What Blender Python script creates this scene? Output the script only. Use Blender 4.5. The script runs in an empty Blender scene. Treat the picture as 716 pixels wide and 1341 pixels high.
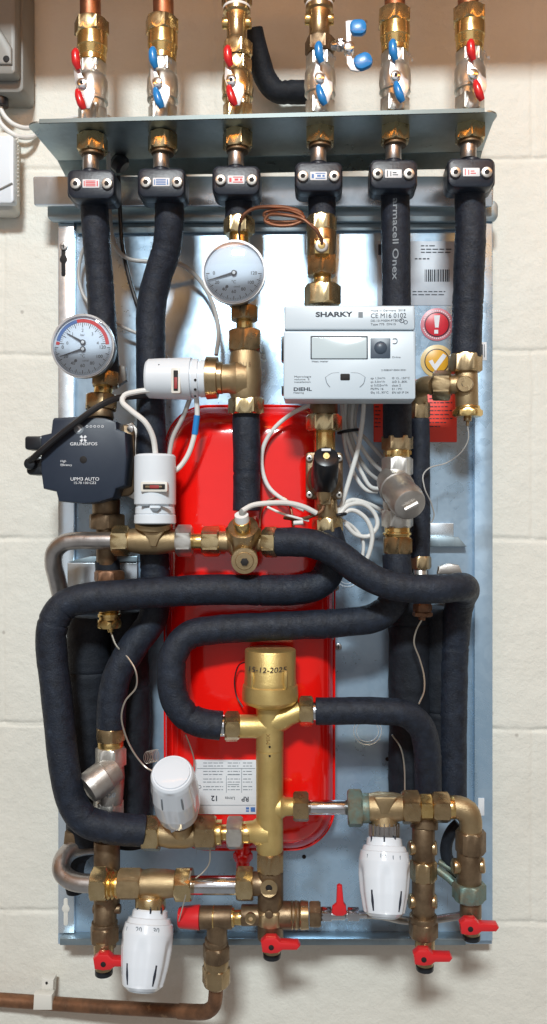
import bpy, bmesh, math, random
from mathutils import Vector, Matrix, noise
random.seed(7)
SC = bpy.context.scene
COL = SC.collection
R = math.radians
# ------------------------------------------------------------------ camera
F = 1100.0; CX, CY = 358.0, 670.5; YAW = R(3.0); DIST = 1.10
CAM = Vector((DIST*math.sin(YAW), -DIST*math.cos(YAW), 0))
FW = Vector((-math.sin(YAW), math.cos(YAW), 0)); RT = Vector((math.cos(YAW), math.sin(YAW), 0)); UP = Vector((0, 0, 1))
cd = bpy.data.cameras.new('camera'); cam = bpy.data.objects.new('camera', cd); COL.objects.link(cam)
cam.location = CAM; cam.rotation_euler = (R(90), 0, YAW)
cd.sensor_fit = 'HORIZONTAL'; cd.sensor_width = 36; cd.lens = 36*F/716.0
cd.clip_start = 0.01; cd.clip_end = 100
SC.camera = cam

def depth(px, py, d):
    r = FW + RT*((px-CX)/F) + UP*((CY-py)/F)
    return (-d/1000.0 - CAM.y)/r.y, r
def V(px, py, d=0.0):
    t, r = depth(px, py, d); return CAM + r*t
def S(p):
    return depth(p[0], p[1], p[2])[0]/F

# ------------------------------------------------------------------ mesh builder
class M:
    def __init__(s): s.v = []; s.f = []; s.mi = []
    def add(s, vs, fs, mi=0):
        b = len(s.v); s.v += [Vector(v) for v in vs]
        for f in fs: s.f.append([b+i for i in f]); s.mi.append(mi)
        return s
    # generic lathe between world points, profile of (distance_fraction, radius m)
    def rings(s, rings, cap=(True, True), mi=0, closed=True):
        n = len(rings[0]); vs = [p for r in rings for p in r]; fs = []
        for i in range(len(rings)-1):
            for j in range(n if closed else n-1):
                k = (j+1) % n
                fs.append((i*n+j, i*n+k, (i+1)*n+k, (i+1)*n+j))
        if cap[0]: fs.append(tuple(range(n))[::-1])
        if cap[1]: fs.append(tuple((len(rings)-1)*n+j for j in range(n)))
        return s.add(vs, fs, mi)
    def lathe(s, A, B, prof, seg=28, hexf=None, rot=0, flat=1.0, mi=0):
        a, b = V(*A), V(*B); ax = b-a; L = ax.length; ax.normalize()
        sc = (S(A)+S(B))/2
        ref = Vector((1, 0, 0)) if abs(ax.x) < 0.75 else Vector((0, 0, 1))
        u = (ref-ax*ref.dot(ax)).normalized(); w = ax.cross(u)
        rs = []
        for t, r in prof:
            hx = False
            if isinstance(r, str): hx = True; r = float(r)
            ring = []
            for j in range(seg):
                th = 2*math.pi*j/seg
                rr = r
                if hx:
                    q = (th-rot+math.pi/6) % (math.pi/3)-math.pi/6
                    q2 = ((th-rot) % (math.pi/3))-math.pi/6
                    rr = r*math.cos(math.pi/6)/math.cos(q2)
                ring.append(a+ax*(L*t)+(u*math.cos(th)+w*math.sin(th)*flat)*rr*sc)
            rs.append(ring)
        return s.rings(rs, mi=mi)
    def cyl(s, A, B, r0, r1=None, bev=1.0, seg=28, mi=0):
        r1 = r0 if r1 is None else r1
        L = (V(*A)-V(*B)).length/((S(A)+S(B))/2)
        e = min(0.4, bev/max(L, .01))
        return s.lathe(A, B, [(0, max(r0-bev, r0*.5)), (e*.35, r0-bev*.3), (e, r0), (1-e, r1), (1-e*.35, r1-bev*.3), (1, max(r1-bev, r1*.5))], seg, mi=mi)
    def hex(s, A, B, r, rot=0, mi=0, ch=2.2):
        L = (V(*A)-V(*B)).length/((S(A)+S(B))/2)
        e = min(0.3, ch/max(L, .01)); ap = r*0.9
        return s.lathe(A, B, [(0, ap*.93), (0.004, ap*.95), (e, str(r)), (1-e, str(r)), (.996, ap*.95), (1, ap*.93)], 36, rot=rot, mi=mi)
    def tube(s, pts, r, seg=12, step=4.0, rough=0.0, cap=True, flat=None, mi=0, seed=0):
        # pts: list of (px,py,d[,r])
        P = [V(p[0], p[1], p[2]) for p in pts]; RR = [(p[3] if len(p) > 3 else r)*S(p) for p in pts]
        return s.wtube(P, RR, seg, step/1000., rough, cap, mi, seed)
    def wtube(s, P, RR, seg=12, step=.004, rough=0., cap=True, mi=0, seed=0):
        rnd = random.Random(seed*13+5); joints = set(); q_ = rnd.randint(22, 60)
        while q_ < 900: joints.add(q_); q_ += rnd.randint(45, 90)
        pth = []; rad = []
        n = len(P)
        for i in range(n-1):
            p0 = P[i-1] if i > 0 else P[0]*2-P[1]; p1 = P[i]; p2 = P[i+1]; p3 = P[i+2] if i+2 < n else P[-1]*2-P[-2]
            k = max(2, int((p2-p1).length/step))
            t0 = 0; t1 = max((p1-p0).length, 1e-6)**.5; t2 = t1+max((p2-p1).length, 1e-6)**.5; t3 = t2+max((p3-p2).length, 1e-6)**.5
            for j in range(k):
                t = t1+(t2-t1)*j/k
                A1 = p0*((t1-t)/(t1-t0))+p1*((t-t0)/(t1-t0)); A2 = p1*((t2-t)/(t2-t1))+p2*((t-t1)/(t2-t1)); A3 = p2*((t3-t)/(t3-t2))+p3*((t-t2)/(t3-t2))
                B1 = A1*((t2-t)/(t2-t0))+A2*((t-t0)/(t2-t0)); B2 = A2*((t3-t)/(t3-t1))+A3*((t-t1)/(t3-t1))
                pth.append(B1*((t2-t)/(t2-t1))+B2*((t-t1)/(t2-t1))); rad.append(RR[i]+(RR[i+1]-RR[i])*j/k)
        pth.append(P[-1]); rad.append(RR[-1])
        m = len(pth); tan = []
        for i in range(m):
            d = pth[min(i+1, m-1)]-pth[max(i-1, 0)]; tan.append(d.normalized())
        ref = Vector((0, -1, 0)) if abs(tan[0].y) < .9 else Vector((1, 0, 0))
        u = (ref-tan[0]*ref.dot(tan[0])).normalized(); rings = []
        for i in range(m):
            u = (u-tan[i]*u.dot(tan[i])).normalized(); w = tan[i].cross(u); ring = []
            curv = 0
            if rough and 2 <= i < m-2: curv = (tan[i+2]-tan[i-2]).length
            for j in range(seg):
                th = 2*math.pi*j/seg; dr = u*math.cos(th)+w*math.sin(th); k = 1.0
                if rough:
                    q = pth[i]+dr*rad[i]
                    k += rough*(noise.noise(q*28+Vector((seed, 0, 0)))*1.3+noise.noise(q*75+Vector((0, seed, 0)))*.7)
                    k += rough*.5*noise.noise(Vector((i*.35+seed, 0, 0)))
                    # creases on the inside of bends
                    if curv > .08:
                        inn = (tan[i+2]-tan[i-2]).normalized().dot(dr)
                        if inn > 0: k -= .12*inn*min(1, curv*2)*max(0, noise.noise(Vector((i*.55+seed*3, 1.7, 0)))*2)
                    if i in joints and 4 < i < m-5: k -= .05
                    elif (i-1 in joints or i+1 in joints) and 4 < i < m-5: k += .012
                ring.append(pth[i]+dr*rad[i]*k)
            rings.append(ring)
        if cap and rough:
            # soft foam end: shrink small rim
            def shr(r, c, k, off): return [c+(p-c)*k+off for p in r]
            rings = [shr(rings[0], pth[0], .93, -tan[0]*0.0008)]+rings+[shr(rings[-1], pth[-1], .93, tan[-1]*.0008)]
        return s.rings(rings, cap=(cap, cap), mi=mi)
    def ball(s, C, r, seg=20, sq=(1, 1, 1), mi=0):
        c = V(*C); q = r*S(C); rings = []
        n = seg//2
        for i in range(n+1):
            a = math.pi*(i+.02 if i == 0 else (i-.02 if i == n else i))/n
            rings.append([c+Vector((q*sq[0]*math.sin(a)*math.cos(2*math.pi*j/seg), q*sq[1]*math.sin(a)*math.sin(2*math.pi*j/seg), q*sq[2]*math.cos(a))) for j in range(seg)])
        return s.rings(rings, mi=mi)
    def prism(s, pts, d0, d1, bev=0.0, mi=0):
        # polygon of pixels at depth d1 (front), extruded straight back to d0 (world y)
        P = [V(x, y, d1) for x, y in pts]; c = sum(P, Vector())/len(P)
        a = sum(P[i].x*P[(i+1) % len(P)].z-P[(i+1) % len(P)].x*P[i].z for i in range(len(P)))
        if a < 0: P = P[::-1]
        dy = (d1-d0)/1000.; b = bev/1000.
        def inset(k):
            out = []; n = len(P)
            for i in range(n):
                e1 = (P[i]-P[i-1]); e2 = (P[(i+1) % n]-P[i]); e1.y = e2.y = 0; e1.normalize(); e2.normalize()
                n1 = Vector((-e1.z, 0, e1.x)); n2 = Vector((-e2.z, 0, e2.x)); h = n1+n2
                h = h/max(h.dot(n1), .4) if h.length > 1e-6 else n1
                out.append(P[i]+h*k)
            return out
        Y = Vector((0, 1, 0))
        if b > 0:
            rs = [inset(b), [p+Y*b*.3 for p in inset(b*.3)], [p+Y*b for p in P], [p+Y*(dy-b) for p in P], [p+Y*(dy-b*.3) for p in inset(b*.3)], [p+Y*dy for p in inset(b)]]
        else: rs = [P, [p+Y*dy for p in P]]
        return s.rings(rs, mi=mi)
    def rrect(s, x0, y0, x1, y1, d0, d1, rad=4, bev=.6, rot=0, n=6, mi=0):
        return s.prism(rr(x0, y0, x1, y1, rad, rot, n), d0, d1, bev, mi)
    def box(s, x0, y0, x1, y1, d0, d1, bev=.5, mi=0):
        return s.prism([(x0, y0), (x1, y0), (x1, y1), (x0, y1)], d0, d1, bev, mi)
    def disc(s, C, r, d0=None, d1=None, bev=.5, seg=36, mi=0):
        d0 = C[2]-2 if d0 is None else d0; d1 = C[2] if d1 is None else d1
        c = V(C[0], C[1], d1); q = r*S((C[0], C[1], d1)); b = bev/1000.
        def ring(k, y): return [c+Vector((k*math.cos(2*math.pi*j/seg), y, k*math.sin(2*math.pi*j/seg))) for j in range(seg)]
        dy = (d1-d0)/1000.
        return s.rings([ring(q-b, 0), ring(q-b*.3, b*.3), ring(q, b), ring(q, dy-b), ring(q-b, dy)], mi=mi)
    def annulus(s, C, r0, r1, th, a0=0, a1=360, seg=48, mi=0):
        c = V(*C); k = S(C); full = (a1-a0) >= 360; n = seg
        rings = []
        for i in range(n+(0 if full else 1)):
            a = R(a0+(a1-a0)*i/n); dx, dz = math.cos(a), math.sin(a)
            rings.append([c+Vector((dx*r0*k, 0, dz*r0*k)), c+Vector((dx*r1*k, 0, dz*r1*k)), c+Vector((dx*r1*k, th/1000, dz*r1*k)), c+Vector((dx*r0*k, th/1000, dz*r0*k))])
        if full: rings.append(rings[0]); return s.rings(rings, (False, False), mi)
        return s.rings(rings, (True, True), mi)

def rr(x0, y0, x1, y1, rad, rot=0, n=6):
    pts = []; cx, cy = (x0+x1)/2, (y0+y1)/2
    for (ax, ay, a0) in ((x1-rad, y1-rad, 0), (x0+rad, y1-rad, 90), (x0+rad, y0+rad, 180), (x1-rad, y0+rad, 270)):
        for i in range(n+1):
            a = R(a0+90*i/n); pts.append((ax+rad*math.cos(a), ay+rad*math.sin(a)))
    if rot:
        c, s_ = math.cos(R(rot)), math.sin(R(rot))
        pts = [(cx+(x-cx)*c-(y-cy)*s_, cy+(x-cx)*s_+(y-cy)*c) for x, y in pts]
    return pts

# ------------------------------------------------------------------ objects
def link_mesh(name, m, mats, parent=None, origin=None, smooth=True, ang=32):
    org = origin or (parent['_o'] if parent is not None else None)
    if org is None:
        lo = Vector([min(v[i] for v in m.v) for i in range(3)]); hi = Vector([max(v[i] for v in m.v) for i in range(3)]); org = (lo+hi)/2
    org = Vector(org)
    me = bpy.data.meshes.new(name)
    me.from_pydata([tuple(v-org) for v in m.v], [], m.f); me.update()
    bm = bmesh.new(); bm.from_mesh(me); bmesh.ops.remove_doubles(bm, verts=bm.verts, dist=1e-6); bmesh.ops.recalc_face_normals(bm, faces=bm.faces); bm.to_mesh(me); bm.free()
    if not isinstance(mats, (list, tuple)): mats = [mats]
    for mt in mats: me.materials.append(MT[mt] if isinstance(mt, str) else mt)
    if len(me.polygons) == len(m.mi) and len(mats) > 1:
        for p, i in zip(me.polygons, m.mi): p.material_index = i
    if smooth:
        me.polygons.foreach_set('use_smooth', [True]*len(me.polygons))
        me.set_sharp_from_angle(angle=R(ang))
    o = bpy.data.objects.new(name, me); COL.objects.link(o)
    o['_o'] = tuple(org)
    if parent is not None: o.parent = parent
    else: o.location = org
    return o
def tag(o, label, cat, group=None, kind=None):
    if label: o['label'] = label
    if cat: o['category'] = cat
    if group: o['group'] = group
    if kind: o['kind'] = kind
    return o
def thing(name, label, cat, at, group=None):
    o = bpy.data.objects.new(name, None); COL.objects.link(o); o.empty_display_size = .02
    p = V(*at); o.location = p; o['_o'] = tuple(p)
    return tag(o, label, cat, group)
def solo(name, m, mats, label, cat, group=None, kind=None, ang=32):
    return tag(link_mesh(name, m, mats, ang=ang), label, cat, group, kind)
def part(name, m, mats, parent, label=None, ang=32):
    o = link_mesh(name, m, mats, parent, ang=ang)
    if label: o['label'] = label
    return o
def shape(sh):
    m = M()
    for q in sh:
        k, a = q[0], q[1:]
        kw = a[-1] if isinstance(a[-1], dict) else {}
        a = a[:-1] if isinstance(a[-1], dict) else a
        getattr(m, k)(*a, **kw)
    return m
def build(name, label, cat, at, parts, group=None):
    t = thing(name, label, cat, at, group)
    for p in parts:
        part(p[0], shape(p[2]), p[1], t, p[3] if len(p) > 3 else None)
    return t

# text as mesh
def textmesh(s, px, py, d, h, align='CENTER', rot=0, wrap=None, th=.15, mirror=False, sx=1.0, bold=0.0, m=None):
    cu = bpy.data.curves.new('t', 'FONT'); cu.body = s; cu.size = 1.0; cu.align_x = align; cu.align_y = 'CENTER'; cu.resolution_u = 3
    cu.extrude = 0.0; cu.offset = bold
    o = bpy.data.objects.new('t', cu); COL.objects.link(o)
    dg = bpy.context.evaluated_depsgraph_get(); me = bpy.data.meshes.new_from_object(o.evaluated_get(dg))
    bpy.data.objects.remove(o); bpy.data.curves.remove(cu)
    m = m or M(); c = V(px, py, d); k = S((px, py, d))*h/.70
    cr, sr = math.cos(R(rot)), math.sin(R(rot)); vs = []
    for v in me.vertices:
        x, y = v.co.x*sx*k, v.co.y*k
        x, y = x*cr-y*sr, x*sr+y*cr
        w = Vector((c.x+x, c.y, c.z+y))
        if wrap:
            ac = V(*wrap[0]); r = wrap[1]*S(wrap[0])+.0003; dx = w.x-ac.x
            w.y = ac.y-math.sqrt(max(r*r-dx*dx, 1e-9))
        vs.append(w)
    m.add(vs, [tuple(p.vertices) for p in me.polygons])
    bpy.data.meshes.remove(me)
    return m

# ------------------------------------------------------------------ materials
MT = {}
def mat(name, c1, c2=None, metal=0.0, rough=.4, rough2=None, nscale=40, bump=0., bscale=200, detail=4, coat=0, spec=.5, c3=None, trans=0, ior=1.45, emit=None, dirt=None, stretch=None):
    m = bpy.data.materials.new(name); m.use_nodes = True; nt = m.node_tree; N = nt.nodes; Lk = nt.links
    b = N['Principled BSDF']; b.inputs['Metallic'].default_value = metal; b.inputs['Roughness'].default_value = rough
    b.inputs['Specular IOR Level'].default_value = spec; b.inputs['Coat Weight'].default_value = coat; b.inputs['Coat Roughness'].default_value = .08
    b.inputs['IOR'].default_value = ior; b.inputs['Transmission Weight'].default_value = trans
    b.inputs['Base Color'].default_value = (*c1, 1)
    tc = N.new('ShaderNodeTexCoord'); src = tc.outputs['Object']
    if stretch:
        mp = N.new('ShaderNodeMapping'); mp.inputs['Scale'].default_value = stretch; Lk.new(src, mp.inputs[0]); src = mp.outputs[0]
    if c2:
        n = N.new('ShaderNodeTexNoise'); n.inputs['Scale'].default_value = nscale; n.inputs['Detail'].default_value = detail; n.inputs['Roughness'].default_value = .65; Lk.new(src, n.inputs['Vector'])
        cr = N.new('ShaderNodeValToRGB'); cr.color_ramp.elements[0].position = .35; cr.color_ramp.elements[1].position = .65
        cr.color_ramp.elements[0].color = (*c1, 1); cr.color_ramp.elements[1].color = (*c2, 1)
        if c3:
            e = cr.color_ramp.elements.new(.74); e.color = (*c3, 1)
        Lk.new(n.outputs['Fac'], cr.inputs[0]); Lk.new(cr.outputs[0], b.inputs['Base Color'])
        if rough2 is not None:
            mr = N.new('ShaderNodeMapRange'); mr.inputs['From Min'].default_value = .3; mr.inputs['From Max'].default_value = .7
            mr.inputs['To Min'].default_value = rough; mr.inputs['To Max'].default_value = rough2
            n3 = N.new('ShaderNodeTexNoise'); n3.inputs['Scale'].default_value = nscale*2.3; n3.inputs['Detail'].default_value = 5; Lk.new(src, n3.inputs['Vector'])
            Lk.new(n3.outputs['Fac'], mr.inputs['Value']); Lk.new(mr.outputs[0], b.inputs['Roughness'])
    if bump:
        n2 = N.new('ShaderNodeTexNoise'); n2.inputs['Scale'].default_value = bscale; n2.inputs['Detail'].default_value = 6; n2.inputs['Roughness'].default_value = .7; Lk.new(src, n2.inputs['Vector'])
        bp = N.new('ShaderNodeBump'); bp.inputs['Strength'].default_value = bump; bp.inputs['Distance'].default_value = .001; Lk.new(n2.outputs['Fac'], bp.inputs['Height']); Lk.new(bp.outputs[0], b.inputs['Normal'])
    if emit: b.inputs['Emission Color'].default_value = (*emit[:3], 1); b.inputs['Emission Strength'].default_value = emit[3]
    MT[name] = m; return m
mat('foam', (.0045, .0072, .0145), (.013, .020, .036), rough=.42, rough2=.68, nscale=90, bump=1.0, bscale=420, spec=.5, detail=9, c3=(.027, .039, .062))
mat('foam_dark', (.007, .009, .013), (.016, .020, .028), rough=.55, rough2=.7, nscale=40, bump=.9, bscale=260, spec=.3, detail=8)
mat('bronze', (.50, .37, .21), (.38, .27, .145), metal=.92, rough=.24, rough2=.36, nscale=45, bump=.08, bscale=500, c3=(.55, .44, .28))
mat('bronze_cast', (.50, .37, .21), (.38, .275, .15), metal=.85, rough=.34, rough2=.48, nscale=35, bump=.45, bscale=900, c3=(.52, .40, .24))
mat('bronze_old', (.27, .19, .115), (.15, .10, .06), metal=.8, rough=.34, rough2=.5, nscale=40, bump=.25, bscale=600, c3=(.36, .27, .17))
mat('brass', (.80, .58, .25), (.68, .47, .18), metal=.94, rough=.18, rough2=.30, nscale=50, bump=.06, bscale=500, c3=(.86, .68, .38))
mat('brass_nut', (.66, .52, .30), (.52, .39, .20), metal=.92, rough=.18, rough2=.30, nscale=45, bump=.06, bscale=500, c3=(.74, .62, .42))
mat('gold', (.72, .54, .22), (.62, .45, .17), metal=.8, rough=.36, rough2=.48, nscale=30, bump=.35, bscale=600)
mat('nickel', (.66, .64, .60), (.54, .52, .47), metal=.85, rough=.28, rough2=.4, nscale=50, bump=.06, bscale=500)
mat('end_grey', (.42, .46, .50), rough=.3)
mat('nickel_cast', (.56, .53, .49), (.44, .41, .38), metal=.85, rough=.32, rough2=.44, nscale=40, bump=.3, bscale=900)
mat('chrome', (.72, .74, .77), (.6, .62, .66), metal=1, rough=.12, rough2=.22, nscale=40)
mat('handle_metal', (.70, .73, .76), (.6, .63, .66), metal=.6, rough=.3, nscale=40)
mat('steel', (.55, .52, .50), (.38, .36, .35), metal=.95, rough=.26, rough2=.4, nscale=30, bump=.1, bscale=300)
mat('copper', (.42, .21, .13), (.28, .125, .075), metal=.95, rough=.28, rough2=.45, nscale=35, bump=.12, bscale=250, c3=(.44, .26, .16))
mat('copper_old', (.30, .15, .08), (.16, .085, .05), metal=.7, rough=.42, rough2=.6, nscale=40, bump=.3, bscale=250, c3=(.35, .22, .13))
mat('patina', (.22, .20, .14), (.16, .27, .25), metal=.55, rough=.5, nscale=60, bump=.5, bscale=300, c3=(.30, .42, .38))
mat('white_plastic', (.74, .79, .84), (.70, .75, .80), rough=.32, nscale=8, bump=.03, spec=.5)
mat('white_gloss', (.74, .79, .85), rough=.16, coat=.5)
mat('warm_white', (.70, .68, .62), rough=.4)
mat('grey_plastic', (.27, .26, .24), (.24, .235, .215), rough=.45, nscale=8)
mat('black_plastic', (.012, .014, .018), rough=.3, spec=.5)
mat('clamp_black', (.010, .014, .024), (.016, .023, .036), rough=.34, nscale=60, bump=.3, bscale=300)
mat('pump_black', (.018, .027, .046), (.023, .033, .054), rough=.40, nscale=20, bump=.12, bscale=700)
mat('red_plastic', (.62, .02, .025), rough=.28, coat=.2)
mat('blue_plastic', (.02, .22, .58), rough=.28, coat=.2)
mat('red_paint', (.92, .010, .006), (.84, .007, .005), rough=.13, nscale=6, coat=.7, bump=.05, bscale=25)
mat('cable_white', (.74, .73, .70), rough=.4)
mat('cable_grey', (.45, .44, .42), rough=.45)
mat('cable_black', (.012, .012, .014), rough=.38)
mat('wire', (.6, .57, .5), metal=.8, rough=.35)
mat('paper', (.72, .74, .76), (.66, .68, .71), rough=.45, nscale=15)
mat('silver_label', (.50, .54, .60), (.42, .46, .52), rough=.4, nscale=15)
mat('ink', (.02, .025, .04), rough=.5)
mat('ink_blue', (.06, .16, .42), rough=.5)
mat('ink_red', (.62, .03, .04), rough=.5)
mat('ink_white', (.75, .77, .8), rough=.5)
mat('ink_grey', (.20, .23, .26), rough=.5)
mat('sticker_red', (.88, .06, .035), rough=.4)
mat('sticker_crimson', (.62, .03, .05), rough=.35)
mat('sticker_pink', (.62, .22, .27), rough=.35)
mat('sticker_yellow', (.75, .40, .03), rough=.35)
mat('sticker_cream', (.70, .52, .24), rough=.35)
mat('lcd', (.52, .62, .66), rough=.15, spec=.6)
mat('indicator_red', (.30, .03, .03), rough=.5)
mat('edge_dark', (.10, .12, .12), metal=.6, rough=.4)
mat('button', (.06, .085, .12), rough=.35)
mat('meter_body', (.57, .66, .73), (.54, .63, .70), rough=.35, nscale=6)
mat('dial', (.70, .80, .92), rough=.5)
mat('dark', (.01, .008, .008), rough=.7)
mat('ptfe', (.8, .8, .78), rough=.6)
mat('brown_board', (.30, .18, .10), (.25, .15, .08), rough=.8, nscale=10)

def glass_mat():
    m = bpy.data.materials.new('clear_glass'); m.use_nodes = True; nt = m.node_tree; N = nt.nodes
    N.remove(N['Principled BSDF']); out = N['Material Output']
    mx = N.new('ShaderNodeMixShader'); tr = N.new('ShaderNodeBsdfTransparent'); gl = N.new('ShaderNodeBsdfGlossy'); gl.inputs['Roughness'].default_value = .03
    fr = N.new('ShaderNodeFresnel'); fr.inputs['IOR'].default_value = 1.7
    nt.links.new(fr.outputs[0], mx.inputs[0]); nt.links.new(tr.outputs[0], mx.inputs[1]); nt.links.new(gl.outputs[0], mx.inputs[2]); nt.links.new(mx.outputs[0], out.inputs[0])
    MT['glass'] = m
glass_mat()

def galv_mat(name, c1, c2, r0, r1, metal=.92):
    m = bpy.data.materials.new(name); m.use_nodes = True; nt = m.node_tree; N = nt.nodes; L = nt.links
    b = N['Principled BSDF']; b.inputs['Metallic'].default_value = metal
    tc = N.new('ShaderNodeTexCoord')
    vo = N.new('ShaderNodeTexVoronoi'); vo.inputs['Scale'].default_value = 90; L.new(tc.outputs['Object'], vo.inputs['Vector'])
    no = N.new('ShaderNodeTexNoise'); no.inputs['Scale'].default_value = 5; no.inputs['Detail'].default_value = 5; L.new(tc.outputs['Object'], no.inputs['Vector'])
    n2 = N.new('ShaderNodeTexNoise'); n2.inputs['Scale'].default_value = 160; n2.inputs['Detail'].default_value = 3; L.new(tc.outputs['Object'], n2.inputs['Vector'])
    sp = N.new('ShaderNodeSeparateColor'); L.new(vo.outputs['Color'], sp.inputs[0])
    a = N.new('ShaderNodeMath'); a.operation = 'MULTIPLY_ADD'; a.inputs[1].default_value = .16; L.new(sp.outputs[0], a.inputs[0]); L.new(no.outputs['Fac'], a.inputs[2])
    a2 = N.new('ShaderNodeMath'); a2.operation = 'MULTIPLY_ADD'; a2.inputs[1].default_value = .25; L.new(n2.outputs['Fac'], a2.inputs[0]); L.new(a.outputs[0], a2.inputs[2])
    cr = N.new('ShaderNodeValToRGB'); cr.color_ramp.elements[0].position = .5; cr.color_ramp.elements[1].position = 1.1 if False else 1.0
    cr.color_ramp.elements[0].color = (*c1, 1); cr.color_ramp.elements[1].color = (*c2, 1); L.new(a2.outputs[0], cr.inputs[0]); L.new(cr.outputs[0], b.inputs['Base Color'])
    mr = N.new('ShaderNodeMapRange'); mr.inputs['From Min'].default_value = .5; mr.inputs['From Max'].default_value = 1.; mr.inputs['To Min'].default_value = r0; mr.inputs['To Max'].default_value = r1
    L.new(a2.outputs[0], mr.inputs['Value']); L.new(mr.outputs[0], b.inputs['Roughness'])
    bp = N.new('ShaderNodeBump'); bp.inputs['Strength'].default_value = .12; bp.inputs['Distance'].default_value = .002; L.new(no.outputs['Fac'], bp.inputs['Height']); L.new(bp.outputs[0], b.inputs['Normal'])
    mp = N.new('ShaderNodeMapping'); mp.inputs['Scale'].default_value = (60, 60, 4); mp.inputs['Rotation'].default_value = (0, .5, 0); L.new(tc.outputs['Object'], mp.inputs[0])
    n4 = N.new('ShaderNodeTexNoise'); n4.inputs['Scale'].default_value = 3; n4.inputs['Detail'].default_value = 2; L.new(mp.outputs[0], n4.inputs['Vector'])
    m4 = N.new('ShaderNodeMapRange'); m4.inputs['From Min'].default_value = .70; m4.inputs['From Max'].default_value = .74; m4.inputs['To Max'].default_value = .35; L.new(n4.outputs['Fac'], m4.inputs['Value'])
    n5 = N.new('ShaderNodeTexNoise'); n5.inputs['Scale'].default_value = 11; n5.inputs['Detail'].default_value = 7; L.new(tc.outputs['Object'], n5.inputs['Vector'])
    m5 = N.new('ShaderNodeMapRange'); m5.inputs['From Min'].default_value = .60; m5.inputs['From Max'].default_value = .72; m5.inputs['To Max'].default_value = .38; L.new(n5.outputs['Fac'], m5.inputs['Value'])
    ad = N.new('ShaderNodeMath'); ad.operation = 'MAXIMUM'; L.new(m4.outputs[0], ad.inputs[0]); L.new(m5.outputs[0], ad.inputs[1])
    mx = N.new('ShaderNodeMix'); mx.data_type = 'RGBA'; mx.inputs['B'].default_value = (.22, .25, .27, 1); L.new(ad.outputs[0], mx.inputs['Factor']); L.new(cr.outputs[0], mx.inputs['A']); L.new(mx.outputs['Result'], b.inputs['Base Color'])
    MT[name] = m
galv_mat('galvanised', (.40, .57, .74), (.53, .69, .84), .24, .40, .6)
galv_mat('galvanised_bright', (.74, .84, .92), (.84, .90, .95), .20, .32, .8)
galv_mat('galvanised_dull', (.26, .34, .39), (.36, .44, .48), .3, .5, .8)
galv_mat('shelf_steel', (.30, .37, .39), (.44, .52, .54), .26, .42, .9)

def wall_mat():
    m = bpy.data.materials.new('painted_blockwork'); m.use_nodes = True; nt = m.node_tree; N = nt.nodes; L = nt.links
    b = N['Principled BSDF']; b.inputs['Roughness'].default_value = .55; b.inputs['Specular IOR Level'].default_value = .35
    tc = N.new('ShaderNodeTexCoord')
    no = N.new('ShaderNodeTexNoise'); no.inputs['Scale'].default_value = 3; no.inputs['Detail'].default_value = 8; no.inputs['Roughness'].default_value = .6; L.new(tc.outputs['Object'], no.inputs['Vector'])
    cr = N.new('ShaderNodeValToRGB'); cr.color_ramp.elements[0].position = .3; cr.color_ramp.elements[1].position = .7
    cr.color_ramp.elements[0].color = (.70, .675, .60, 1); cr.color_ramp.elements[1].color = (.80, .78, .705, 1)
    L.new(no.outputs['Fac'], cr.inputs[0])
    # small stains / pinholes
    vo = N.new('ShaderNodeTexVoronoi'); vo.inputs['Scale'].default_value = 14; L.new(tc.outputs['Object'], vo.inputs['Vector'])
    lt = N.new('ShaderNodeMapRange'); lt.inputs['From Min'].default_value = .02; lt.inputs['From Max'].default_value = .05; lt.inputs['To Min'].default_value = .55; lt.inputs['To Max'].default_value = 0; L.new(vo.outputs['Distance'], lt.inputs['Value'])
    mx = N.new('ShaderNodeMix'); mx.data_type = 'RGBA'; mx.inputs['B'].default_value = (.28, .25, .22, 1); L.new(lt.outputs[0], mx.inputs['Factor']); L.new(cr.outputs[0], mx.inputs['A']); L.new(mx.outputs['Result'], b.inputs['Base Color'])
    n2 = N.new('ShaderNodeTexNoise'); n2.inputs['Scale'].default_value = 45; n2.inputs['Detail'].default_value = 9; n2.inputs['Roughness'].default_value = .65; L.new(tc.outputs['Object'], n2.inputs['Vector'])
    bp = N.new('ShaderNodeBump'); bp.inputs['Strength'].default_value = .75; bp.inputs['Distance'].default_value = .004; L.new(n2.outputs['Fac'], bp.inputs['Height']); L.new(bp.outputs[0], b.inputs['Normal'])
    MT['wall'] = m
wall_mat()
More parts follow.
